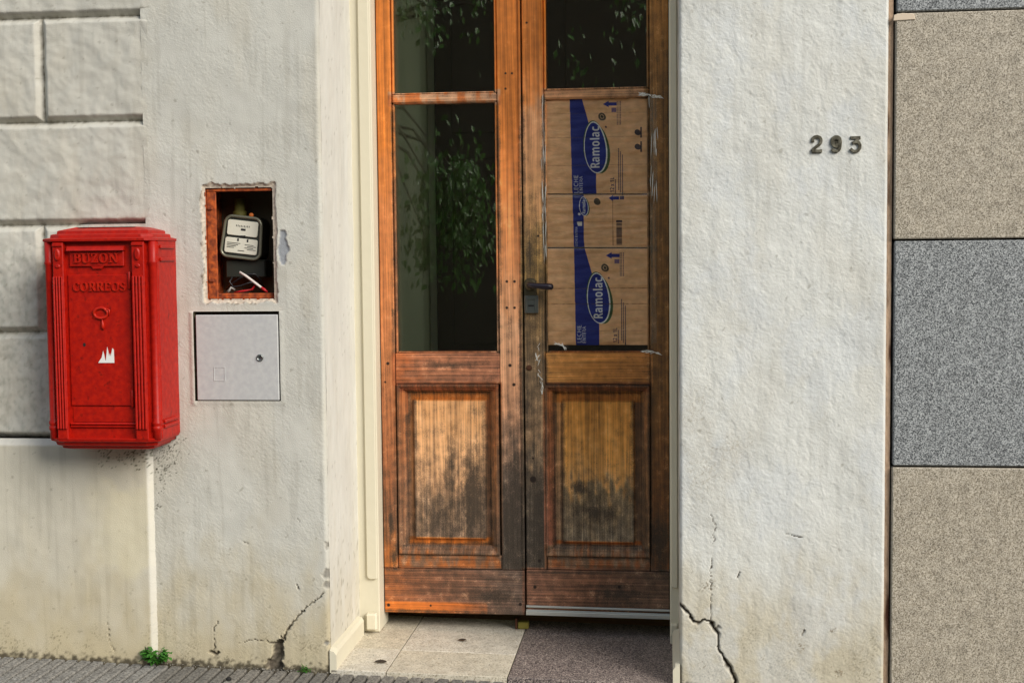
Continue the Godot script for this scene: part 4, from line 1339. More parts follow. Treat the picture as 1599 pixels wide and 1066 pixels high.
func build_cardboard(sans: Font, bold: Font) -> void:
	var zc := Z_DOOR - 0.015
	var tex := card_texture(sans, bold)
	var m := mat(Color.WHITE, 0.62, 0.0, 0.4)
	m.albedo_texture = tex[0]
	m.heightmap_enabled = true
	m.heightmap_texture = tex[1]
	m.heightmap_scale = 0.22
	var a := at2(CARD.position.x, CARD.position.y, zc)
	var b := at2(CARD.end.x, CARD.end.y, zc)
	uv_rect = Rect2(a.x, a.y, b.x - a.x, a.y - b.y)
	var c := thing("cardboard_sheet", "flattened brown milk carton box with blue print taped over the broken window", "cardboard", at(935, 540, zc))
	var rows := [[152.0, 302.0], [304.0, 385.8], [387.8, 538.5]]
	for k in 3:
		var st := mb()
		st.set_smooth_group(1)
		var nu := 22
		var nv := 44
		var grid := []
		for j in nv + 1:
			var line := []
			for i in nu + 1:
				var px := lerpf(849.5, 1017.0, float(i) / nu)
				var py := lerpf(rows[k][0], rows[k][1], float(j) / nv)
				if k == 0 and j == 0:
					py += 3.0 * n_mid.get_noise_2d(px * 0.12, 3) + 1.0
				var edge := minf(j, nv - j) / 3.0
				var z := zc + 0.006 * n_mid.get_noise_2d(px * 0.02, py * 0.045) + 0.003 * n_mid.get_noise_2d(px * 0.012, py * 0.16) - (0.003 * maxf(0.0, 1.0 - edge))
				var p := at(px, py, zc)
				line.append(Vector3(p.x, p.y, z))
			grid.append(line)
		for j in nv:
			for i in nu:
				quad(st, grid[j + 1][i], grid[j + 1][i + 1], grid[j][i + 1], grid[j][i])
		st.set_smooth_group(-1)
		for i in nu:
			quad(st, grid[nv][i] + Vector3(0, 0, -0.004), grid[nv][i + 1] + Vector3(0, 0, -0.004), grid[nv][i + 1], grid[nv][i])
			quad(st, grid[0][i], grid[0][i + 1], grid[0][i + 1] + Vector3(0, 0, -0.004), grid[0][i] + Vector3(0, 0, -0.004))
		part(["panel", "flap", "panel"][k], st, m, c)

	# clear packing tape, wrinkled, holding the sheet
	var strips := [
		["left edge", "long wrinkled clear tape strip along the left edge of the cardboard", [[848, 152, .012], [848, 230, .013], [850, 300, .012]], .22],
		["left edge", "clear tape strip on the stile just above the lever handle", [[849, 300, .010], [850, 350, .010], [851, 400, .009]], .16],
		["right edge", "clear tape strip down the right edge of the upper cardboard panel", [[1020, 150, .022], [1021, 230, .020], [1021, 306, .022]], .16],
		["right edge", "clear tape strip down the right edge of the lower cardboard panel", [[1020, 318, .018], [1021, 420, .018], [1021, 535, .018]], .12],
		["seam", "clear tape strip across the upper cardboard seam", [[846, 306, .012], [930, 305, .013], [1022, 302, .013]], .10],
		["seam", "clear tape strip across the lower cardboard seam", [[846, 388, .011], [930, 387, .012], [1020, 386, .012]], .08],
		["corner", "crumpled white-looking tape ends on the stile below the lock", [[842, 538, .009], [838, 560, .010], [843, 585, .013], [847, 603, .007], [847, 613, .003]], .55],
		["corner", "shiny twisted tape scrap at the top right corner of the cardboard", [[1002, 147, .003], [1012, 149, .007], [1024, 151, .006], [1032, 152, .002]], .7],
		["foot", "stray clear tape scrap at the foot of the cardboard near the right stile", [[1002, 548, .002], [1014, 549, .0045], [1030, 552, .002]], .5],
		["foot", "thin curl of tape hanging below the cardboard near the blue print", [[866, 536, .0012], [876, 538, .002], [883, 543, .0025]], .6],
	]
	for s in strips:
		var p0: Vector3 = at(s[2][0][0], s[2][0][1], Z_DOOR)
		var t := thing("tape_strip", s[1], "tape", p0, "clear packing tape on the door")
		var st := mb()
		var prev := []
		var mess: float = s[3]
		for k in s[2].size() - 1:
			var n := 14
			for i in n + (1 if k == s[2].size() - 2 else 0):
				var f := float(i) / n
				var px := lerpf(s[2][k][0], s[2][k + 1][0], f)
				var py := lerpf(s[2][k][1], s[2][k + 1][1], f)
				var w := lerpf(s[2][k][2], s[2][k + 1][2], f)
				var d := (at(s[2][k + 1][0], s[2][k + 1][1], Z_DOOR) - at(s[2][k][0], s[2][k][1], Z_DOOR)).normalized()
				var side := Vector3(d.y, -d.x, 0)
				var line := []
				for e in 6:
					var q := at(px, py, Z_DOOR)
					var off := (e / 5.0 - 0.5) * w * (1.0 + 0.5 * mess * n_mid.get_noise_2d(py * 0.4 + e * 9, px))
					var z := 0.0026 + 0.004 * mess * (1.0 + n_fine.get_noise_2d(px * 0.6 + e * 1.7, py * 0.6)) * 1.4
					line.append(q + side * off + Vector3(0, 0, z))
				if not prev.is_empty():
					for e in 5:
						quad(st, prev[e], prev[e + 1], line[e + 1], line[e])
				prev = line
		if mess > 0.4 or mess > 0.13:
			if mess <= 0.4:
				part("film", st, M.tape, t)
			st = mb()
			var rr := RandomNumberGenerator.new()
			rr.seed = int(s[2][0][0] * 7)
			for i in (int(26 * mess * s[2].size() / 4.0) + 4 if mess > 0.4 else 13):
				var k := rr.randi_range(0, s[2].size() - 2)
				var f := rr.randf()
				var q := at(lerpf(s[2][k][0], s[2][k + 1][0], f), lerpf(s[2][k][1], s[2][k + 1][1], f), Z_DOOR)
				var w := lerpf(s[2][k][2], s[2][k + 1][2], f)
				var d := (at(s[2][k + 1][0], s[2][k + 1][1], Z_DOOR) - at(s[2][k][0], s[2][k][1], Z_DOOR)).normalized().rotated(Vector3.BACK, rr.randf_range(-0.6, 0.6) * (1.0 if mess > 0.4 else 0.12))
				var sd := Vector3(d.y, -d.x, 0) * rr.randf_range(0.0005, 0.0022 if mess > 0.4 else 0.0012)
				q += Vector3(d.y, -d.x, 0) * rr.randf_range(-0.6, 0.6) * w
				q.z += rr.randf_range(0.002, 0.007)
				var l: float = rr.randf_range(0.004, 0.014) if mess > 0.4 else rr.randf_range(0.012, 0.045)
				var lift := Vector3(0, 0, rr.randf_range(-0.002, 0.004))
				quad(st, q - d * l - sd, q - d * l * 0.6 + sd, q + d * l + sd * 0.3 + lift, q + d * l * 0.5 - sd + lift)
			part("shard_and_glint", st, M.tape_white_glint, t).set_meta("kind", "stuff")  # torn bits where crumpled; on smooth strips, highlights added as white slivers
		else:
			part("film", st, M.tape, t)

# ---------------------------------------------------------------- the letter box
func build_mailbox(serif: Font) -> void:
	var s := 0.147
	var d := 0.166
	var mid := 520.0
	var xr := at(277, mid, 0.0).x
	var xl := at(72.5, mid, s).x
	var fl := at(84.5, mid, d).x
	var fr := at(227, mid, d).x
	var fy := func(py: float) -> float: return at(150, py, d).y
	var fx := func(px: float, py := 520.0) -> float: return at(px, py, d).x
	var y_top: float = fy.call(377)
	var y_low: float = fy.call(688)
	var box_t := thing("mailbox", "red cast-iron wall letter box with raised lettering and fluted pilasters", "mailbox", Vector3((xl + xr) / 2, y_low - 0.03, 0.0))
	var ring := func(y: float, i: float) -> Array:
		return [Vector3(xr - i, y, s - i * 0.6), Vector3(xr - i, y, -0.012), Vector3(xl + i, y, -0.012), Vector3(xl + i, y, s - i * 0.6), Vector3(fl + i * 0.9, y, d - i), Vector3(fr - i * 0.9, y, d - i)]
	var st := mb()
	var rr := 0.018        # the front lies back between the pilasters
	var body := func(y: float) -> Array:
		return [Vector3(xr, y, s - 0.012), Vector3(xr, y, -0.012), Vector3(xl, y, -0.012), Vector3(xl, y, s - 0.012), Vector3(xl + 0.008, y, d - rr), Vector3(xr - 0.008, y, d - rr)]
	stack(st, [body.call(y_low + 0.004), body.call(y_top)])
	part("body", st, M.red, box_t)
	# stepped cap
	st = mb()
	stack(st, [ring.call(y_top, 0.0), ring.call(y_top + 0.002, -0.003), ring.call(y_top + 0.008, -0.003), ring.call(y_top + 0.010, 0.004), ring.call(y_top + 0.012, 0.014), ring.call(y_top + 0.020, 0.015), ring.call(y_top + 0.022, 0.020), ring.call(y_top + 0.023, 0.030), ring.call(y_top + 0.031, 0.031), ring.call(y_top + 0.033, 0.036), ring.call(y_top + 0.042, 0.075)])
	part("cap", st, M.red, box_t)
	# stepped foot
	st = mb()
	stack(st, [ring.call(y_low - 0.030, 0.045), ring.call(y_low - 0.026, 0.030), ring.call(y_low - 0.020, 0.028), ring.call(y_low - 0.016, 0.016), ring.call(y_low - 0.007, 0.013), ring.call(y_low - 0.003, 0.003), ring.call(y_low + 0.004, 0.001), ring.call(y_low + 0.006, 0.004)])
	part("foot", st, M.red, box_t)
	# side mouldings at top and bottom of the right and left faces
	for e in [[xr, 1.0], [xl, -1.0]]:
		for y in [fy.call(668), fy.call(660), fy.call(386), fy.call(406)]:
			st = mb()
			var lo := Vector3(minf(e[0], e[0] + e[1] * 0.006), y - 0.005, 0.02)
			box(st, lo, Vector3(maxf(e[0], e[0] + e[1] * 0.006), y + 0.005, s - 0.02), 0.002)
			part("side_moulding", st, M.red, box_t)
	# round columns on the chamfered corners
	for e in [[xr - 0.0125, s + 0.001], [xl + 0.0125, s + 0.001]]:
		var c := Vector3(e[0], 0, e[1] - 0.004)
		st = mb()
		var ring_at := func(py: float, r: float) -> Array: return [r, fy.call(py) - y_low]
		lathe(st, [[0.012, 0.004], [0.012, fy.call(674) - y_low], [0.0145, fy.call(672) - y_low], [0.0145, fy.call(667) - y_low], [0.0125, fy.call(665.5) - y_low], [0.0145, fy.call(664) - y_low], [0.0145, fy.call(660) - y_low], [0.0118, fy.call(657) - y_low], [0.0118, fy.call(414) - y_low], [0.0140, fy.call(411) - y_low], [0.0140, fy.call(409) - y_low], [0.0125, fy.call(406) - y_low], [0.0125, y_top - y_low]], Vector3(c.x, y_low, c.z), Vector3.UP, 20)
		part("column", st, M.red, box_t)
	# fluted pilasters
	for e in [[84.5, 101.0], [207.5, 227.0]]:
		var x0: float = fx.call(e[0])
		var x1: float = fx.call(e[1])
		st = mb()
		box(st, Vector3(x0, y_low + 0.003, d - rr - 0.002), Vector3(x1, y_top - 0.001, d), 0.002)
		var pil := part("pilaster", st, M.red, box_t)
		var step := (x1 - x0) / 4.0
		for k in 4:
			st = mb()
			box(st, Vector3(x0 + k * step + 0.0010, fy.call(670), d - 0.001), Vector3(x0 + (k + 1) * step - 0.0010, fy.call(431), d + 0.0065), 0.0022)
			part("flute", st, M.red, pil)
		st = mb()
		var cx := (x0 + x1) / 2
		prism(st, oval(Vector2(cx, fy.call(397)), 0.0085, 0.017, 16), Vector3.ZERO, Vector3.RIGHT, Vector3.UP, d - 0.001, d + 0.006, 0.003)
		prism(st, oval(Vector2(cx, fy.call(415)), 0.007, 0.006, 12), Vector3.ZERO, Vector3.RIGHT, Vector3.UP, d - 0.001, d + 0.004, 0.002)
		box(st, Vector3(x0 + 0.001, fy.call(384), d - 0.001), Vector3(x1 - 0.001, fy.call(380), d + 0.004), 0.001)
		part("ornament", st, M.red, pil)
	var zf := d - rr
	# posting flap under its hood
	st = mb()
	box(st, Vector3(fx.call(108), fy.call(416), zf - 0.001), Vector3(fx.call(193), fy.call(390), zf + 0.007), 0.002)
	prism(st, PackedVector2Array([Vector2(fx.call(141), fy.call(416) + 0.001), Vector2(fx.call(162), fy.call(416) + 0.001), Vector2(fx.call(158), fy.call(420)), Vector2(fx.call(145), fy.call(420))]), Vector3.ZERO, Vector3.RIGHT, Vector3.UP, zf, zf + 0.0065, 0.001)
	var flap := part("posting_flap", st, M.red, box_t)
	st = mb()
	letters(st, "BUZON", serif, 0.036, Vector3(fx.call(150), fy.call(403), zf + 0.006), Vector3.RIGHT, Vector3.UP, 0.006, 1.0)
	part("lettering", st, M.red_raised, flap)
	st = mb()
	var hood := [Vector3(fx.call(106), fy.call(391), zf - 0.001), Vector3(fx.call(195), fy.call(391), zf - 0.001), Vector3(fx.call(195), fy.call(384), zf - 0.001), Vector3(fx.call(106), fy.call(384), zf - 0.001)]
	var hood2 := []
	for k in 4:
		hood2.append(hood[k] + Vector3(0, 0, 0.020 if k < 2 else 0.012))
	fan_sides(st, hood, hood2)
	quad(st, hood2[0], hood2[1], hood2[2], hood2[3])
	part("hood", st, M.red, box_t)
	# collection door
	st = mb()
	prism(st, PackedVector2Array([Vector2(fx.call(104.5), fy.call(634)), Vector2(fx.call(203), fy.call(634)), Vector2(fx.call(203), fy.call(429)), Vector2(fx.call(104.5), fy.call(429))]), Vector3.ZERO, Vector3.RIGHT, Vector3.UP, zf - 0.001, zf + 0.005, 0.0015)
	var door := part("collection_door", st, M.red, box_t)
	st = mb()
	letters(st, "CORREOS", serif, 0.033, Vector3(fx.call(154), fy.call(448), zf + 0.004), Vector3.RIGHT, Vector3.UP, 0.0055, 0.98)
	part("lettering", st, M.red_raised, door)
	st = mb()
	var loop := []
	var ec := Vector3(fx.call(155), fy.call(489), zf + 0.007)
	for k in 21:
		var a := TAU * k / 20 + 0.6
		loop.append(ec + Vector3(cos(a) * 0.020, sin(a) * 0.0145, 0.001 * sin(a * 3)))
	tube(st, loop, [0.0042], 8)
	tube(st, [ec + Vector3(0.014, 0.012, 0), ec + Vector3(0.026, 0.008, 0.002), ec + Vector3(0.024, -0.006, 0.001)], [0.003, 0.003, 0.002], 8)
	tube(st, [ec + Vector3(-0.012, -0.012, 0), ec + Vector3(-0.026, -0.013, -0.002)], [0.003, 0.0015], 8)
	tube(st, [ec + Vector3(0.003, -0.016, 0), ec + Vector3(0.005, -0.028, 0.001), ec + Vector3(0.006, -0.040, 0.001), ec + Vector3(0.006, -0.047, 0)], [0.0015, 0.0035, 0.0055, 0.002], 8)
	part("emblem", st, M.red_raised, door)
	st = mb()
	prism(st, oval(Vector2(fx.call(127.5), fy.call(538.5)), 0.004, 0.0055, 12), Vector3.ZERO, Vector3.RIGHT, Vector3.UP, zf + 0.004, zf + 0.0056, 0.0)
	part("keyhole", st, M.black, door)
	for py in [438.0, 623.0]:
		st = mb()
		lathe(st, [[0.0042, -0.024], [0.0046, -0.023], [0.0046, 0.023], [0.0042, 0.024]], Vector3(fx.call(201), fy.call(py), zf + 0.006), Vector3.UP, 10)
		part("hinge", st, M.red, box_t)
	st = mb()
	box(st, Vector3(fx.call(106), fy.call(660), zf - 0.001), Vector3(fx.call(206), fy.call(637), zf + 0.002), 0.001)
	part("lower_panel", st, M.red, box_t)
	st = mb()
	box(st, Vector3(fx.call(101.5), fy.call(664.5), zf - 0.001), Vector3(fx.call(207), fy.call(660.5), zf + 0.009), 0.003)
	box(st, Vector3(fx.call(101.5), fy.call(668.5), zf - 0.001), Vector3(fx.call(207), fy.call(665), zf + 0.006), 0.002)
	part("base_moulding", st, M.red, box_t)
	# torn remains of a white sticker
	var pts := PackedVector2Array()
	for p in [[297, 648], [304, 637], [312, 626], [319, 597], [323, 612], [327, 636], [330, 638], [337, 579], [341, 598], [344, 622], [348, 607], [351, 622], [359, 585], [365, 592], [366, 648]]:
		var q := Vector2(40 + p[0] / 2.735, 330 + p[1] / 2.735)
		pts.append(Vector2(fx.call(q.x), fy.call(q.y)))
	var sticker := thing("sticker", "torn white paper sticker remnant on the red letter box door", "sticker", Vector3(pts[0].x, pts[0].y, zf + 0.005))
	st = mb()
	prism(st, pts, Vector3.ZERO, Vector3.RIGHT, Vector3.UP, zf + 0.0052, zf + 0.0058, 0.0)
	part("paper", st, M.paper, sticker)

# ---------------------------------------------------------------- meter niche and hatch
func build_meter() -> void:
	var lo := at2(322, 468)
	var hi := at2(424.5, 291)
	var deep := -0.150
	var b := thing("meter_box", "rusty open steel box set into the wall around the electricity meter", "meter box", Vector3((lo.x + hi.x) / 2, lo.y, 0))
	var bx := func(called: String, l: Vector3, h: Vector3, m: Material, parent: Node, c := 0.001) -> MeshInstance3D:
		var st := mb()
		box(st, l, h, c)
		return part(called, st, m, parent)
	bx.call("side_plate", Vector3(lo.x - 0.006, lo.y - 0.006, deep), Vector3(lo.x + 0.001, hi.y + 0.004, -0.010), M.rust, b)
	bx.call("side_plate", Vector3(hi.x - 0.001, lo.y - 0.006, deep), Vector3(hi.x + 0.006, hi.y + 0.004, -0.010), M.rust_dark, b)  # right and top plates in darker rust, their shade put into the colour
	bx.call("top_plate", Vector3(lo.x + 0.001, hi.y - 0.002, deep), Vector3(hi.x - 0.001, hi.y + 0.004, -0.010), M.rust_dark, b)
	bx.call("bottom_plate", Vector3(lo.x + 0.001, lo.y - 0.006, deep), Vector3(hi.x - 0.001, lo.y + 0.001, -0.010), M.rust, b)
	bx.call("back_plate", Vector3(lo.x - 0.006, lo.y - 0.006, deep - 0.006), Vector3(hi.x + 0.006, hi.y + 0.004, deep), M.niche_dark, b)
	bx.call("frame_strip", Vector3(lo.x + 0.0015, lo.y + 0.002, -0.020), Vector3(at2(336, 400).x, hi.y - 0.006, -0.014), M.rust, b, 0.002)
	bx.call("frame_strip", Vector3(lo.x + 0.0015, lo.y + 0.002, -0.030), Vector3(hi.x - 0.002, at2(370, 458).y, -0.022), M.rust, b, 0.002)
	bx.call("frame_strip", Vector3(lo.x + 0.0015, hi.y - 0.012, -0.018), Vector3(hi.x - 0.002, hi.y - 0.002, -0.012), M.rust, b, 0.002)
	for y in [at2(330, 325).y, at2(330, 438).y]:
		bx.call("hinge_lug", Vector3(lo.x + 0.006, y - 0.004, -0.0135), Vector3(lo.x + 0.020, y + 0.004, -0.009), M.rust, b)
	# the meter hangs slightly askew
	var z0 := -0.146
	var z1 := -0.062
	var c := at(376.5, 370.5, z1)
	var tilt := deg_to_rad(-7.0)
	var eu := Vector3(cos(tilt), sin(tilt), 0)
	var ev := Vector3(-sin(tilt), cos(tilt), 0)
	var m := thing("electricity_meter", "round-cornered electricity meter with two white dial plates hanging askew in the niche", "electricity meter", c + Vector3(0, -0.06, 0))
	var hw := 0.059
	var hh := 0.062
	var out := rounded(-hw, -hh, hw, hh, 0.022, 5)
	var k := PackedVector2Array()
	for p in out:
		k.append(Vector2(p.x * (1.0 - 0.06 * p.y / hh), p.y))
	var st := mb()
	prism(st, k, Vector3(c.x, c.y, 0), eu, ev, z0, z1 - 0.006, 0.006)
	part("housing", st, M.meter_case, m)
	st = mb()
	var rim := []
	for i in k.size() + 1:
		var p := k[i % k.size()] * 0.965
		rim.append(Vector3(c.x, c.y, z1 - 0.005) + eu * p.x + ev * p.y)
	tube(st, rim, [0.0045], 8, false)
	part("rim", st, M.meter_rim, m)
	for e in [[-0.046, 0.004, 0.046, 0.049], [-0.049, -0.048, 0.049, -0.003]]:
		st = mb()
		var q := rounded(e[0], e[1], e[2], e[3], 0.006, 3)
		prism(st, q, Vector3(c.x, c.y, 0), eu, ev, z1 - 0.0065, z1 - 0.002, 0.001)
		var plate := part("dial_plate", st, M.dial, m)
		var marks := mb()
		var bar := func(x: float, y: float, w: float, h: float) -> void:
			prism(marks, PackedVector2Array([Vector2(x, y), Vector2(x + w, y), Vector2(x + w, y + h), Vector2(x, y + h)]), Vector3(c.x, c.y, 0), eu, ev, z1 - 0.002, z1 - 0.0012)
		if e[1] > 0:
			for i in 9:
				bar.call(-0.019 + i * 0.0048, 0.031 - 0.0006 * i * (i - 8) * -0.12, 0.0016, 0.0045 + 0.001 * (i % 2))
			bar.call(-0.004, 0.020, 0.014, 0.006)
		else:
			bar.call(-0.012, -0.012, 0.0045, 0.008)
			bar.call(0.017, -0.012, 0.0045, 0.008)
			for i in 4:
				bar.call(-0.042, -0.019 - i * 0.0045, 0.040 - 0.006 * i, 0.0014)
				bar.call(0.012 + 0.008 * (i % 2), -0.021 - i * 0.0045, 0.026, 0.0014)
			bar.call(-0.008, -0.040, 0.020, 0.0018)
		part("print", marks, M.ink, plate)
	st = mb()
	box(st, Vector3(c.x - 0.006, c.y + 0.0005, z1 - 0.004), Vector3(c.x + 0.012, c.y + 0.0055, z1 - 0.001), 0.0005)
	part("window", st, M.black, m)
	var t0 := at(352, 434, -0.08)
	var t1 := at(414, 405, -0.08)
	bx.call("terminal_cover", Vector3(t0.x, t0.y, z0), Vector3(t1.x, t1.y, -0.080), M.meter_black, m, 0.004)
	# conduit and nut above the meter
	st = mb()
	var pc := at(374, 328, -0.11)
	lathe(st, [[0.019, -0.022], [0.020, -0.020], [0.020, -0.004], [0.016, -0.002], [0.016, 0.034], [0.0, 0.034]], pc, Vector3.UP, 14)
	part("conduit", st, M.olive, m)
	st = mb()
	lathe(st, [[0.007, 0.0], [0.007, 0.005], [0.004, 0.007], [0.0, 0.007]], at(392.5, 336, -0.075), Vector3.BACK, 10)
	part("seal_screw", st, M.orange_dot, m)
	# loose wires
	var wires := [
		["wire", "stiff white wire with a red tip lying across the bottom of the meter niche", [[374, 425, -.05], [384, 431, -.045], [396, 440, -.04], [408, 449, -.035]], .0038, M.wire_white],
		["wire", "black looped wire behind the white wire in the meter niche", [[352, 452, -.10], [360, 444, -.08], [372, 436, -.07], [386, 428, -.07], [398, 428, -.075], [406, 436, -.09], [411, 448, -.10]], .0032, M.wire_black],
		["wire", "short black wire end with red insulation at the bottom of the niche", [[366, 457, -.07], [374, 455, -.06], [384, 453.5, -.06], [393, 452, -.07], [397, 446, -.09]], .003, M.wire_red],
		["wire", "thin black wire dangling from the terminal cover of the meter", [[362, 433, -.078], [358, 440, -.07], [364, 448, -.065], [376, 446, -.06], [390, 441, -.07], [403, 441, -.08]], .0026, M.wire_black],
		["wire", "frayed grey wire in the lower left corner of the meter niche", [[354, 457, -.06], [358, 453, -.055], [360, 449, -.06], [366, 452, -.07]], .0035, M.wire_grey],
	]
	for w in wires:
		var pts := []
		for p in w[2]:
			pts.append(at(p[0], p[1], p[2]))
		var t := thing(w[0], w[1], "wire", pts[0], "loose wires in the meter niche")
		st = mb()
		tube(st, pts, [w[3]], 8)
		part("strand", st, w[4], t)
		if w[4] == M.wire_white:
			st = mb()
			tube(st, [pts[3], at(413, 452.5, -0.033), at(417.5, 456, -0.033)], [0.0042, 0.0046, 0.002], 8)
			part("tip", st, M.wire_red, t)
	# grey hatch underneath
	var h0 := at2(308.5, 624.5)
	var h1 := at2(433.5, 491)
	var g := thing("utility_hatch", "flat pale grey metal hatch with a small round lock set flush in the plaster", "hatch", Vector3((h0.x + h1.x) / 2, h0.y, 0.0))
	bx.call("recess", Vector3(h0.x - 0.012, h0.y - 0.012, -0.06), Vector3(h1.x + 0.010, h1.y + 0.016, -0.045), M.niche_dark, g, 0.0)
	for e in [[h0.x - 0.010, h0.y - 0.010, h0.x - 0.006, h1.y + 0.012], [h1.x + 0.004, h0.y - 0.010, h1.x + 0.007, h1.y + 0.012], [h0.x - 0.006, h1.y + 0.008, h1.x + 0.004, h1.y + 0.012], [h0.x - 0.006, h0.y - 0.010, h1.x + 0.004, h0.y - 0.006]]:
		bx.call("frame", Vector3(e[0], e[1], -0.045), Vector3(e[2], e[3], -0.006), M.olive_dark, g, 0.0005)
	var pane_: MeshInstance3D = bx.call("panel", Vector3(h0.x, h0.y, -0.012), Vector3(h1.x, h1.y, 0.0045), M.hatch, g, 0.002)
	st = mb()
	var em := at2(343, 583)
	for e in [[-0.017, -0.022, 0.017, -0.020], [-0.017, 0.018, 0.017, 0.020], [-0.017, -0.020, -0.015, 0.018], [0.015, -0.020, 0.017, 0.018]]:
		box(st, Vector3(em.x + e[0], em.y + e[1], 0.0035), Vector3(em.x + e[2], em.y + e[3], 0.0056), 0.0004)
	part("embossed_square", st, M.hatch, pane_)
	st = mb()
	lathe(st, [[0.0105, 0.0], [0.0105, 0.002], [0.0085, 0.004], [0.0075, 0.004], [0.0065, 0.0025], [0.0, 0.0025]], at(405.5, 558.5, 0.0045), Vector3.BACK, 18)
	var lock := part("lock", st, M.steel, g)
	st = mb()
	var lc := at(405.5, 558.5, 0.0071)
	box(st, Vector3(lc.x - 0.001, lc.y - 0.004, lc.z), Vector3(lc.x + 0.001, lc.y + 0.004, lc.z + 0.001), 0.0002)
	part("keyhole", st, M.black, lock)

# ---------------------------------------------------------------- house number
func stroke_shape(st: SurfaceTool, pts: Array, half: float, z0: float, z1: float) -> void:
	var line := PackedVector2Array()
	for p in pts:
		line.append(at2(1240 + p[0] / 12.3, 190 + p[1] / 12.3))
	for poly in Geometry2D.offset_polyline(line, half, Geometry2D.JOIN_ROUND, Geometry2D.END_BUTT):
		prism(st, poly, Vector3.ZERO, Vector3.RIGHT, Vector3.UP, z0, z1, 0.0012)

func build_numbers() -> void:
	var digits := [
		["2", [[[360, 395], [362, 330], [400, 292], [450, 285], [500, 305], [522, 350], [515, 400], [480, 445], [420, 490], [370, 535], [350, 570]], [[345, 567], [540, 562]]]],
		["9", [[[862, 520], [885, 470], [893, 390], [880, 320], [840, 292], [790, 292], [748, 320], [732, 380], [742, 430], [775, 468], [820, 480], [870, 462]], [[884, 400], [884, 480], [868, 535], [825, 570], [780, 565], [722, 530]]]],
		["3", [[[1085, 312], [1280, 306]], [[1240, 318], [1205, 360], [1175, 395]], [[1120, 415], [1190, 385], [1245, 400], [1268, 450], [1262, 510], [1225, 560], [1165, 575], [1120, 555], [1085, 520]]]],
	]
	for g in digits:
		var anchor: Array = g[1][0][0]
		var p := at(1240 + anchor[0] / 12.3, 190 + 580 / 12.3, 0.0)
		var t := thing("house_numeral", ["tarnished metal numeral two at the start of the house number", "tarnished metal numeral nine in the middle of the house number", "tarnished flat-topped metal numeral three ending the house number"][int(counts.get("house_numeral", 0))], "house number", p, "numerals of the house number")
		var k := 0
		for s in g[1]:
			var st := mb()
			stroke_shape(st, s, 0.0043, -0.002, 0.0050 + 0.0007 * k)
			part("stroke", st, M.numeral, t)
			k += 1

# ---------------------------------------------------------------- weeds and litter
func build_weed(label: String, px: float, py: float, size: float, n: int, seed_: int) -> void:
	var r := RandomNumberGenerator.new()
	r.seed = seed_
	var p := at(px, py, 0.012)
	p.y = pave_y(p.x) - 0.006
	var t := thing("weed", label, "plant", p)
	var stems := mb()
	var leaves := mb()
	for k in n:
		var a := r.randf_range(0.15, PI - 0.15)
		var lean := r.randf_range(0.3, 1.0)
		var tall := size * r.randf_range(0.4, 1.0)
		var dir := Vector3(cos(a) * lean, 0, sin(a) * lean * 0.55)
		var tip := p + dir * size * 0.75 + Vector3(0, tall * (1.15 - 0.6 * lean), 0)
		var pts := [p, p.lerp(tip, 0.5) + Vector3(0, size * 0.14, 0), tip]
		tube(stems, pts, [0.0011, 0.0009, 0.0006], 5)
		for i in 5:
			var f := 0.35 + 0.65 * i / 4.0
			var q: Vector3 = pts[0].lerp(pts[1], f * 2) if f < 0.5 else pts[1].lerp(pts[2], f * 2 - 1)
			var out := (dir + Vector3(r.randf_range(-1, 1), r.randf_range(-0.3, 0.7), r.randf_range(-0.6, 0.8))).normalized()
			var len_ := size * r.randf_range(0.18, 0.32)
			var sd := out.cross(Vector3(r.randf_range(-.4, .4), 1, r.randf_range(-.4, .4))).normalized() * len_ * 0.33
			var droop := Vector3(0, -len_ * 0.2, 0)
			var mid := q + out * len_ * 0.5
			tri(leaves, q, mid + sd, mid + Vector3(0, -len_ * 0.06, 0))
			tri(leaves, q, mid + Vector3(0, -len_ * 0.06, 0), mid - sd)
			tri(leaves, mid + sd, q + out * len_ + droop, mid + Vector3(0, -len_ * 0.06, 0))
			tri(leaves, mid + Vector3(0, -len_ * 0.06, 0), q + out * len_ + droop, mid - sd)
	part("stem", stems, M.stem, t)
	part("leaf", leaves, M.weed_leaf, t)

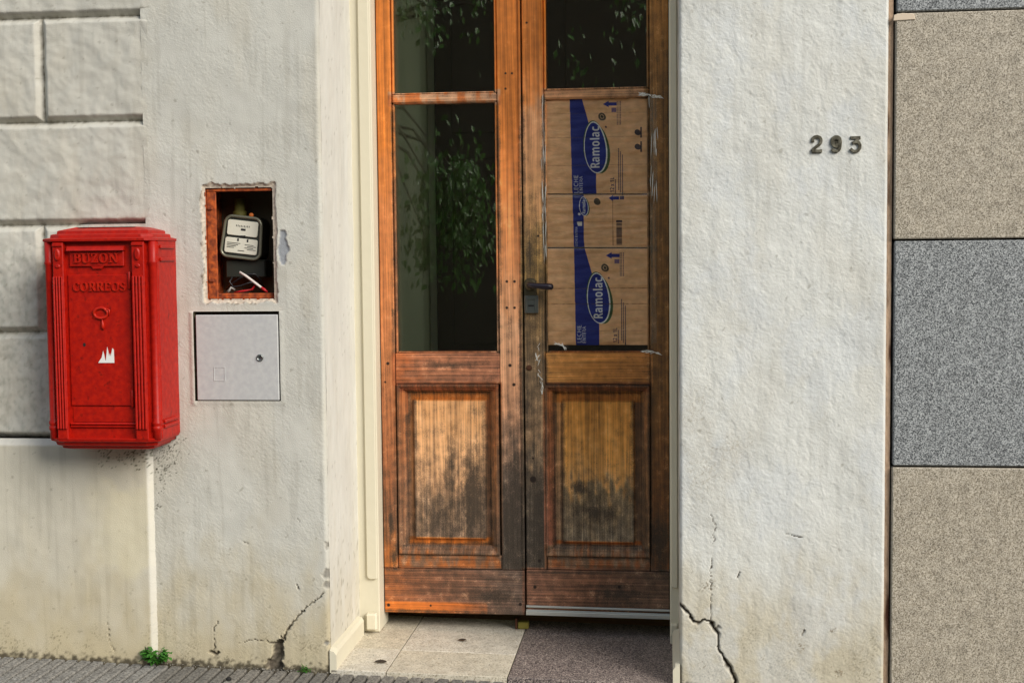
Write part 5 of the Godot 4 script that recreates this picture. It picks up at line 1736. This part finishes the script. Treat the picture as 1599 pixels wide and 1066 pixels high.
func build_litter() -> void:
	build_weed("small bright green weed growing in the pavement joint under the letter box", 247, 1040, 0.078, 30, 5)
	build_weed("tiny dark weed in the pavement joint next to the broken plaster", 476, 1050, 0.032, 14, 9)
	for e in [["dry brown leaf lying on the front corner tile of the doorstep", 594.5, 1034, .0165, .006], ["small curled brown leaf on the large pale doorstep tile", 722, 998.5, .0125, .004]]:
		var r := ray(e[1], e[2])
		var tt := (sill_y(-0.8) + 0.002 - eye_height) / r.y
		var c := Vector3(0, eye_height, STAND) + r * tt
		c.y = sill_y(c.x) + 0.0025
		var t := thing("fallen_leaf", e[0], "leaf", c, "fallen leaves on the doorstep")
		var st := mb()
		var n := 18
		var ringp := []
		for k in n:
			var a := TAU * k / n
			var rx: float = e[3] * (1.0 + 0.12 * sin(a * 2.0 + 1.0))
			ringp.append(c + Vector3(cos(a) * rx, 0.0012 + 0.002 * absf(sin(a)), sin(a) * rx * 0.85))
		for k in n:
			tri(st, c + Vector3(0, 0.0006, 0), ringp[(k + 1) % n], ringp[k])
		part("blade", st, M.dead_leaf, t)
	# crumbs of plaster and soil gathered where wall and pavement meet
	var r2 := RandomNumberGenerator.new()
	r2.seed = 404
	var crumb := mb()
	org = Vector3.ZERO
	box(crumb, Vector3(-0.5, -0.35, -0.5), Vector3(0.5, 0.35, 0.5), 0.3)
	crumb.generate_normals()
	var mm := MultiMesh.new()
	mm.transform_format = MultiMesh.TRANSFORM_3D
	mm.use_colors = true
	mm.mesh = crumb.commit()
	mm.instance_count = 900
	for k in 900:
		var in_door := k >= 720
		var x := r2.randf_range(-2.6, X_LEFT) if k < 560 else r2.randf_range(X_RIGHT, 1.4)
		var z := absf(r2.randfn()) * 0.012 + 0.002
		if k < 120:
			x = at2(433, 1040).x + r2.randfn() * 0.05
		if in_door:
			x = r2.randf_range(X_LEFT + 0.03, X_RIGHT - 0.03)
			z = r2.randf_range(-0.44, -0.005)
		var s := r2.randf_range(0.0012, 0.0045) * (0.6 if in_door else 1.0)
		var y := (sill_y(x) + 0.0008 if in_door else pave_y(x)) + s * 0.2
		var bs := Basis.from_euler(Vector3(r2.randf() * 6, r2.randf() * 6, r2.randf() * 6)).scaled(Vector3(1, r2.randf_range(.5, 1), r2.randf_range(.6, 1)) * s)
		mm.set_instance_transform(k, Transform3D(bs, Vector3(x, y, z)))
		var g := r2.randf_range(0.03, 0.30)
		mm.set_instance_color(k, Color(g, g * 0.92, g * 0.78))
	var grit := MultiMeshInstance3D.new()
	grit.name = "grit"
	grit.multimesh = mm
	grit.material_override = vmat(0.95)
	grit.set_meta("kind", "stuff")
	grit.set_meta("label", "crumbs of plaster and soil along the foot of the wall")
	grit.set_meta("category", "grit")
	add_child(grit)
	var lump := func(called: String, label: String, cat: String, px: float, py: float, rad: Vector3, m: Material) -> void:
		var r := ray(px, py)
		var tt := (pave_y(-1.4) - eye_height) / r.y
		var c := Vector3(0, eye_height, STAND) + r * tt
		c.y = pave_y(c.x) + rad.y * 0.7
		var t := thing(called, label, cat, c - Vector3(0, rad.y * 0.7, 0))
		var st := mb()
		st.set_smooth_group(1)
		var rings := []
		for j in 6:
			var ph := -PI / 2 + PI * (j + 0.25) / 5.5
			var ringp := []
			for k in 10:
				var a := -TAU * k / 10
				var w := 1.0 + 0.25 * n_mid.get_noise_3d(cos(a) * 20 + px, sin(a) * 20, j * 8.0)
				ringp.append(c + Vector3(cos(a) * cos(ph) * rad.x * w, sin(ph) * rad.y, sin(a) * cos(ph) * rad.z * w))
			rings.append(ringp)
		stack(st, rings)
		part("lump", st, m, t)
	lump.call("paper_scrap", "tiny crumpled scrap of white paper on the pavement by the plinth", "litter", 82.5, 1030, Vector3(0.009, 0.004, 0.006), M.paper)
	lump.call("pebble", "dark pebble lying on the ridged pavement tiles", "pebble", 357, 1060, Vector3(0.008, 0.006, 0.008), M.black)

# ---------------------------------------------------------------- across the street, mirrored in the panes
func build_street() -> void:
	var zb := 13.0
	var b := thing("facing_house", "tall shaded house front across the street mirrored darkly in the door panes", "building", Vector3(-2, pave_y(-2), zb))
	var st := mb()
	box(st, Vector3(-20, -1.0, zb), Vector3(18, 5.0, zb + 1.0), 0)
	part("wall", st, M.far_wall, b)
	var pale := thing("added_pale_house", "added unseen pale house front across the street mirrored as the pale strip in the left door pane", "building", Vector3(-5.6, pave_y(-5.6), 12.9))
	st = mb()
	box(st, Vector3(-8.2, -1.0, 12.6), Vector3(-3.17, 4.35, 12.998), 0.02)  # added, unseen front; its reflection makes the pale strip in the glass
	part("wall", st, M.pale_wall, pale)
	st = mb()
	box(st, Vector3(-8.3, 4.352, 12.5), Vector3(-3.1, 4.6, 12.998), 0.03)
	part("cornice", st, M.pale_wall, pale)
	for x in [-7.4, -5.6]:
		st = mb()
		box(st, Vector3(x, 1.2, 12.54), Vector3(x + 1.0, 3.2, 12.599), 0.01)
		part("window", st, M.far_frame, pale)
	org = b.position
	for k in 9:
		for j in 1:
			var x := -18.0 + k * 4.0
			if x > -9.5 and x < -3.0:
				continue
			var y := 1.0 + j * 3.4
			st = mb()
			box(st, Vector3(x, y, zb - 0.06), Vector3(x + 1.2, y + 1.9, zb - 0.001), 0.01)
			var w := part("window", st, M.far_frame, b)
			st = mb()
			box(st, Vector3(x + 0.1, y + 0.1, zb - 0.075), Vector3(x + 1.1, y + 1.8, zb - 0.061), 0.0)
			part("shutter", st, M.far_shutter, w)
	# a street tree with a drooping bough
	var r := RandomNumberGenerator.new()
	r.seed = 77
	var zt := 9.5
	var tx := -3.4
	var t := thing("street_tree", "leafy street tree on the far pavement mirrored in the left door pane", "tree", Vector3(tx, pave_y(tx) - 0.02, zt))
	st = mb()
	var foot := Vector3(tx, pave_y(tx) - 0.02, zt)
	tube(st, [foot, foot + Vector3(0.05, 1.2, 0), foot + Vector3(0.0, 2.6, 0.05), foot + Vector3(0.15, 4.4, 0.1)], [0.17, 0.14, 0.12, 0.06], 12)
	part("trunk", st, M.bark, t)
	var tips := []
	# boughs: end point, spread of leaves
	var mirror := func(px: float, py: float, z: float) -> Vector3:
		var q := ray(px, py)
		var k := (STAND - Z_DOOR + z - Z_DOOR) / -q.z
		return Vector3(q.x * k, eye_height + q.y * k, z)
	var ends := [[mirror.call(705, 285, zt - 1.2), 0.34, 420], [mirror.call(690, 340, zt - 1.3), 0.32, 360], [mirror.call(735, 350, zt - 1.1), 0.3, 260], [mirror.call(665, 400, zt - 1.3), 0.20, 70], [mirror.call(720, 420, zt - 1.2), 0.24, 80],
		[mirror.call(640, 10, zt - 0.8), 0.25, 60], [mirror.call(680, 40, zt - 0.9), 0.18, 26], [mirror.call(720, -40, zt - 0.5), 0.5, 160], [mirror.call(600, -60, zt - 0.5), 0.6, 260], [mirror.call(765, 385, zt - 1.1), 0.08, 10], [mirror.call(985, 15, zt - 0.6), 0.30, 70], [mirror.call(890, 90, zt - 0.6), 0.22, 26]]
	for e in ends:
		st = mb()
		var from := foot + Vector3(0.0, 2.7 if e[0].y < 2.6 else 3.6, 0.05)
		var knee: Vector3 = from.lerp(e[0], 0.55) + Vector3(0, 0.45, 0)
		tube(st, [from, knee, e[0] + Vector3(0, 0.15, 0), e[0] - Vector3(0, 0.15, 0)], [0.03, 0.015, 0.006, 0.003], 6)
		part("limb", st, M.bark, t)
		for k in e[2]:
			var o: Vector3 = Vector3(r.randfn(), r.randfn(), r.randfn()) * e[1] * 0.55
			tips.append(e[0] + Vector3(o.x, o.y * 1.15, o.z))
	for k in 2600:
		var a := r.randf() * TAU
		var q := Vector3(cos(a), r.randf_range(-0.7, 1.0), sin(a)).normalized() * pow(r.randf(), 0.4)
		tips.append(foot + Vector3(q.x * 1.9, 5.2 + q.y * 1.4, q.z * 1.7))
	for k in 4:
		var a := 1.2 + k * 1.6
		st = mb()
		tube(st, [foot + Vector3(0.05, 3.4, 0.07), foot + Vector3(cos(a) * 0.7, 4.5, sin(a) * 0.6), foot + Vector3(cos(a) * 1.3, 5.4, sin(a) * 1.2)], [0.06, 0.04, 0.015], 7)
		part("limb", st, M.bark, t)
	var lf := mb()
	org = Vector3.ZERO
	var L := 0.095
	for sgn in [1.0, -1.0]:
		var c1 := Vector3(sgn * 0.027, 0.004, -L * 0.45)
		if sgn > 0:
			tri(lf, Vector3.ZERO, c1, Vector3(0, -0.003, -L))
		else:
			tri(lf, Vector3.ZERO, Vector3(0, -0.003, -L), c1)
	lf.generate_normals()
	var mm := MultiMesh.new()
	mm.transform_format = MultiMesh.TRANSFORM_3D
	mm.use_colors = true
	mm.mesh = lf.commit()
	mm.instance_count = tips.size()
	for i in tips.size():
		var dir := Vector3(r.randf_range(-0.5, 0.5), r.randf_range(-1.4, -0.2), r.randf_range(-0.8, 0.8)).normalized()
		var bs := Basis.looking_at(dir, Vector3(0.8 + r.randf_range(-.6, .6), 0.5, -0.35 + r.randf_range(-.6, .6))).scaled(Vector3.ONE * r.randf_range(0.7, 1.25))
		mm.set_instance_transform(i, Transform3D(bs, tips[i] - foot))
		var g := r.randf_range(0.75, 1.3)
		mm.set_instance_color(i, Color(0.10 * g, 0.25 * g, 0.03 * g))
	var crown := MultiMeshInstance3D.new()
	crown.name = "crown"
	crown.set_meta("kind", "stuff")
	crown.multimesh = mm
	crown.material_override = M.leaf
	t.add_child(crown)

# ---------------------------------------------------------------- materials
func make_materials() -> void:
	M.plaster = vmat(0.88, 0.25)
	bump(M.plaster, noise(0.28, 3, FastNoiseLite.TYPE_SIMPLEX_SMOOTH, 3), 512, 0.08, 0.5)
	M.wall_plain = mat(c8(190, 188, 178), 0.9)
	bump(M.wall_plain, noise(0.06, 8, FastNoiseLite.TYPE_SIMPLEX_SMOOTH, 4), 256, 0.3, 0.6)
	M.cream = mat(c8(214, 207, 184), 0.55)
	bump(M.cream, noise(0.03, 14), 256, 0.06, 0.4)
	M.grime = mat(c8(58, 52, 44), 0.95)
	M.mortar = mat(c8(214, 196, 172), 0.9)
	M.soil = mat(c8(44, 38, 32), 1.0)
	var cem := speckle(512, [c8(78, 76, 72), c8(108, 105, 100), c8(126, 123, 117), c8(148, 145, 138)], 71, 0.2)
	for k in 4:
		M["tile%d" % k] = stone(cem, 0.5, 0.9, Vector3(k * 0.23, 0.1, k * 0.41))
		M["tile%d" % k].albedo_color = [c8(255, 255, 255), c8(232, 234, 236), c8(246, 242, 236), c8(222, 220, 216)][k]
	M.cement = stone(cem, 0.6, 0.9)
	M.asphalt = mat(c8(66, 66, 68), 0.95)
	var ter := speckle(512, [c8(150, 140, 122), c8(196, 188, 170), c8(208, 200, 184), c8(216, 210, 196)], 53, 0.22)
	M.terrazzo0 = stone(ter, 0.45, 0.5, Vector3(0.1, 0.3, 0.2))
	M.terrazzo1 = stone(ter, 0.45, 0.5, Vector3(0.6, 0.1, 0.7))
	M.terrazzo1.albedo_color = c8(248, 246, 240)
	M.dark_granite = stone(speckle(512, [c8(34, 28, 28), c8(88, 78, 76), c8(128, 116, 110), c8(184, 170, 158)], 59, 0.26), 0.42, 0.55)
	M.vest_wall = mat(c8(206, 214, 176), 0.8)
	M.vest_ceiling = mat(c8(206, 200, 182), 0.9)
	M.vest_floor = mat(c8(140, 104, 80), 0.6)
	M.inner_wood = mat(c8(62, 44, 30), 0.7)
	M.alu = mat(c8(190, 192, 186), 0.42, 0.5)
	bump(M.alu, noise(0.05, 21), 256, 0.05, 0.2)
	M.old_metal = mat(c8(92, 84, 66), 0.45, 0.7)
	M.lever = mat(c8(40, 32, 42), 0.35, 0.2)
	M.steel = mat(c8(120, 124, 122), 0.3, 0.75)
	M.black = mat(c8(22, 20, 18), 0.8)
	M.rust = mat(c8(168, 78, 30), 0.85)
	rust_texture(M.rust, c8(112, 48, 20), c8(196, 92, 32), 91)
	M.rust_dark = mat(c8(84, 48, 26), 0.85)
	M.niche_dark = mat(c8(96, 84, 66), 0.9)
	M.brass = mat(c8(132, 122, 52), 0.6, 0.3)
	M.meter_case = mat(c8(46, 48, 42), 0.5)
	M.meter_rim = mat(c8(128, 126, 108), 0.35, 0.4)
	M.meter_black = mat(c8(40, 42, 34), 0.6)
	M.dial = mat(c8(226, 222, 204), 0.4)
	M.ink = mat(c8(40, 38, 40), 0.7)
	M.olive = mat(c8(110, 104, 44), 0.7)
	M.olive_dark = mat(c8(70, 62, 38), 0.8)
	M.orange_dot = mat(c8(206, 110, 40), 0.6)
	M.wire_white = mat(c8(222, 210, 200), 0.45)
	M.wire_black = mat(c8(36, 34, 36), 0.4)
	M.wire_red = mat(c8(196, 34, 40), 0.45)
	M.wire_grey = mat(c8(150, 146, 140), 0.45)
	M.hatch = mat(c8(188, 188, 186), 0.5)
	rust_texture(M.hatch, c8(182, 182, 181), c8(192, 192, 189), 17, 0.02)
	M.numeral = mat(c8(96, 92, 78), 0.5, 0.5)
	rust_texture(M.numeral, c8(66, 62, 50), c8(128, 124, 108), 23)
	M.red = mat(c8(178, 22, 12), 0.44, 0.0, 0.38)
	rust_texture(M.red, c8(154, 15, 4), c8(176, 24, 5), 37, 0.035, c8(84, 12, 6))
	M.red_raised = mat(c8(196, 44, 26), 0.44, 0.0, 0.38)  # slightly lighter red for the lettering and emblem
	rust_texture(M.red_raised, c8(162, 18, 5), c8(186, 38, 12), 41, 0.04, c8(96, 24, 14))
	M.paper = mat(c8(226, 224, 218), 0.8)
	M.stem = mat(c8(84, 110, 44), 0.7)
	M.weed_leaf = mat(c8(58, 112, 34), 0.55)
	M.weed_leaf.backlight = c8(60, 90, 20)
	M.dead_leaf = mat(c8(50, 40, 30), 0.7)
	M.leaf = mat(Color.WHITE, 0.42, 0.0, 0.42)
	M.leaf.vertex_color_use_as_albedo = true
	M.leaf.backlight = Color(0.62, 0.92, 0.36)
	M.bark = mat(c8(84, 72, 58), 0.9)
	M.far_wall = mat(c8(84, 78, 60), 0.9)
	M.pale_wall = mat(c8(208, 214, 166), 0.85)
	M.far_frame = mat(c8(96, 90, 76), 0.8)
	M.far_shutter = mat(c8(52, 54, 44), 0.7)
	M.glass = mat(Color(0.2, 0.22, 0.18, 0.015), 0.01, 0.0, 0.5)
	M.glass.transparency = BaseMaterial3D.TRANSPARENCY_ALPHA
	M.tape = mat(Color(0.9, 0.9, 0.84, 0.05), 0.14, 0.0, 0.6)
	M.tape.transparency = BaseMaterial3D.TRANSPARENCY_ALPHA
	M.tape_white_glint = mat(Color(0.95, 0.95, 0.92, 0.8), 0.25, 0.0, 0.6)  # white slivers: crumpled tape and painted highlights
	M.tape_white_glint.transparency = BaseMaterial3D.TRANSPARENCY_ALPHA

# blotchy paint or rust between two tones, with a slightly uneven skin
func rust_texture(m: StandardMaterial3D, a: Color, b: Color, seed_: int, skin := 0.08, worn := Color(0, 0, 0, 0)) -> void:
	var n := noise(0.045, seed_, FastNoiseLite.TYPE_SIMPLEX_SMOOTH, 5)
	var im := n.get_seamless_image(256, 256, false, false, 0.15, true)
	var im2 := noise(0.035, seed_ + 3, FastNoiseLite.TYPE_SIMPLEX_SMOOTH, 5).get_seamless_image(256, 256, false, false, 0.15, true)
	var col := Image.create_empty(256, 256, false, Image.FORMAT_RGB8)
	for j in 256:
		for i in 256:
			var t := clampf((im.get_pixel(i, j).r - 0.5) * 1.6 + 0.5, 0.0, 1.0)
			var c := a.lerp(b, t)
			if worn.a > 0.0:
				c = c.lerp(worn, smoothstep(0.70, 0.92, im2.get_pixel(i, j).r) * 0.5)
			col.set_pixel(i, j, c)
	m.albedo_color = Color.WHITE
	m.albedo_texture = ImageTexture.create_from_image(col)
	m.heightmap_enabled = true
	m.heightmap_texture = ImageTexture.create_from_image(im)
	m.heightmap_scale = skin
	m.uv1_triplanar = true
	m.uv1_world_triplanar = true
	m.uv1_scale = Vector3.ONE / 0.28

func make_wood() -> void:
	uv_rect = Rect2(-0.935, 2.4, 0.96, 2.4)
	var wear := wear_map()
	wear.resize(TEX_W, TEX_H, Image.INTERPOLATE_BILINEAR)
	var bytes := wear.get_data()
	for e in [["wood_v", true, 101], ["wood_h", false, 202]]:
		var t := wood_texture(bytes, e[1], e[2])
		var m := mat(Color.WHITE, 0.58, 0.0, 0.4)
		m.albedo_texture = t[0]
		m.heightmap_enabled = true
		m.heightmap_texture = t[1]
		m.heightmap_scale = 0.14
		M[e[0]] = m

# ---------------------------------------------------------------- everything
func _ready() -> void:
	lens_setup()
	var cam := Camera3D.new()
	cam.name = "camera"
	cam.fov = rad_to_deg(2.0 * atan(533.0 / FOCAL))
	cam.near = 0.05
	cam.far = 200.0
	cam.transform = Transform3D(Basis(
		Vector3(v_right.x, -v_down.x, -v_into.x),
		Vector3(-v_right.y, v_down.y, v_into.y),
		Vector3(-v_right.z, v_down.z, v_into.z)), Vector3(0, eye_height, STAND))
	add_child(cam)
	cam.current = true

	var sky_mat := ProceduralSkyMaterial.new()
	sky_mat.sky_top_color = Color(0.70, 0.76, 0.84)
	sky_mat.sky_horizon_color = Color(0.86, 0.87, 0.86)
	sky_mat.sky_curve = 0.2
	sky_mat.ground_bottom_color = Color(0.3, 0.29, 0.27)
	sky_mat.ground_horizon_color = Color(0.5, 0.49, 0.46)
	sky_mat.sun_angle_max = 1.0
	var sky := Sky.new()
	sky.sky_material = sky_mat
	var env := Environment.new()
	env.background_mode = Environment.BG_SKY
	env.sky = sky
	env.background_energy_multiplier = 0.45
	env.tonemap_mode = Environment.TONE_MAPPER_LINEAR
	env.tonemap_exposure = 2.65
	env.sdfgi_enabled = true
	env.ssao_enabled = true
	env.ssil_enabled = true
	var we := WorldEnvironment.new()
	we.name = "surroundings"
	we.environment = env
	add_child(we)

	var sun := DirectionalLight3D.new()
	sun.name = "sun"
	sun.light_energy = 0.5
	sun.light_color = Color(1.0, 0.98, 0.95)
	sun.light_angular_distance = 34.0
	sun.shadow_enabled = true
	add_child(sun)
	sun.look_at_from_position(Vector3(0.68, 0.50, 0.53) * 20.0, Vector3.ZERO, Vector3.UP)

	rng.seed = 12345
	n_fine = noise(1.0, 11, FastNoiseLite.TYPE_SIMPLEX_SMOOTH, 2)
	n_mid = noise(1.0, 22, FastNoiseLite.TYPE_SIMPLEX_SMOOTH, 3)
	n_big = noise(1.0, 33, FastNoiseLite.TYPE_SIMPLEX_SMOOTH, 3)
	n_cell = noise(1.0, 44, FastNoiseLite.TYPE_SIMPLEX_SMOOTH, 1)
	var sans := SystemFont.new()
	sans.font_names = ["Droid Sans"]
	var bold := SystemFont.new()
	bold.font_names = ["Droid Sans"]
	bold.font_weight = 700
	var serif := SystemFont.new()
	serif.font_names = ["Droid Serif"]
	serif.font_weight = 700
	var t0 := Time.get_ticks_msec()
	make_materials()
	make_wood()
	print("materials ", Time.get_ticks_msec() - t0)
	build_ground()
	build_facade()
	print("facade ", Time.get_ticks_msec() - t0)
	build_granite()
	build_vestibule()
	build_frame()
	build_doors()
	build_cardboard(sans, bold)
	print("doors ", Time.get_ticks_msec() - t0)
	build_mailbox(serif)
	build_meter()
	build_numbers()
	build_litter()
	build_street()
	print("all ", Time.get_ticks_msec() - t0)
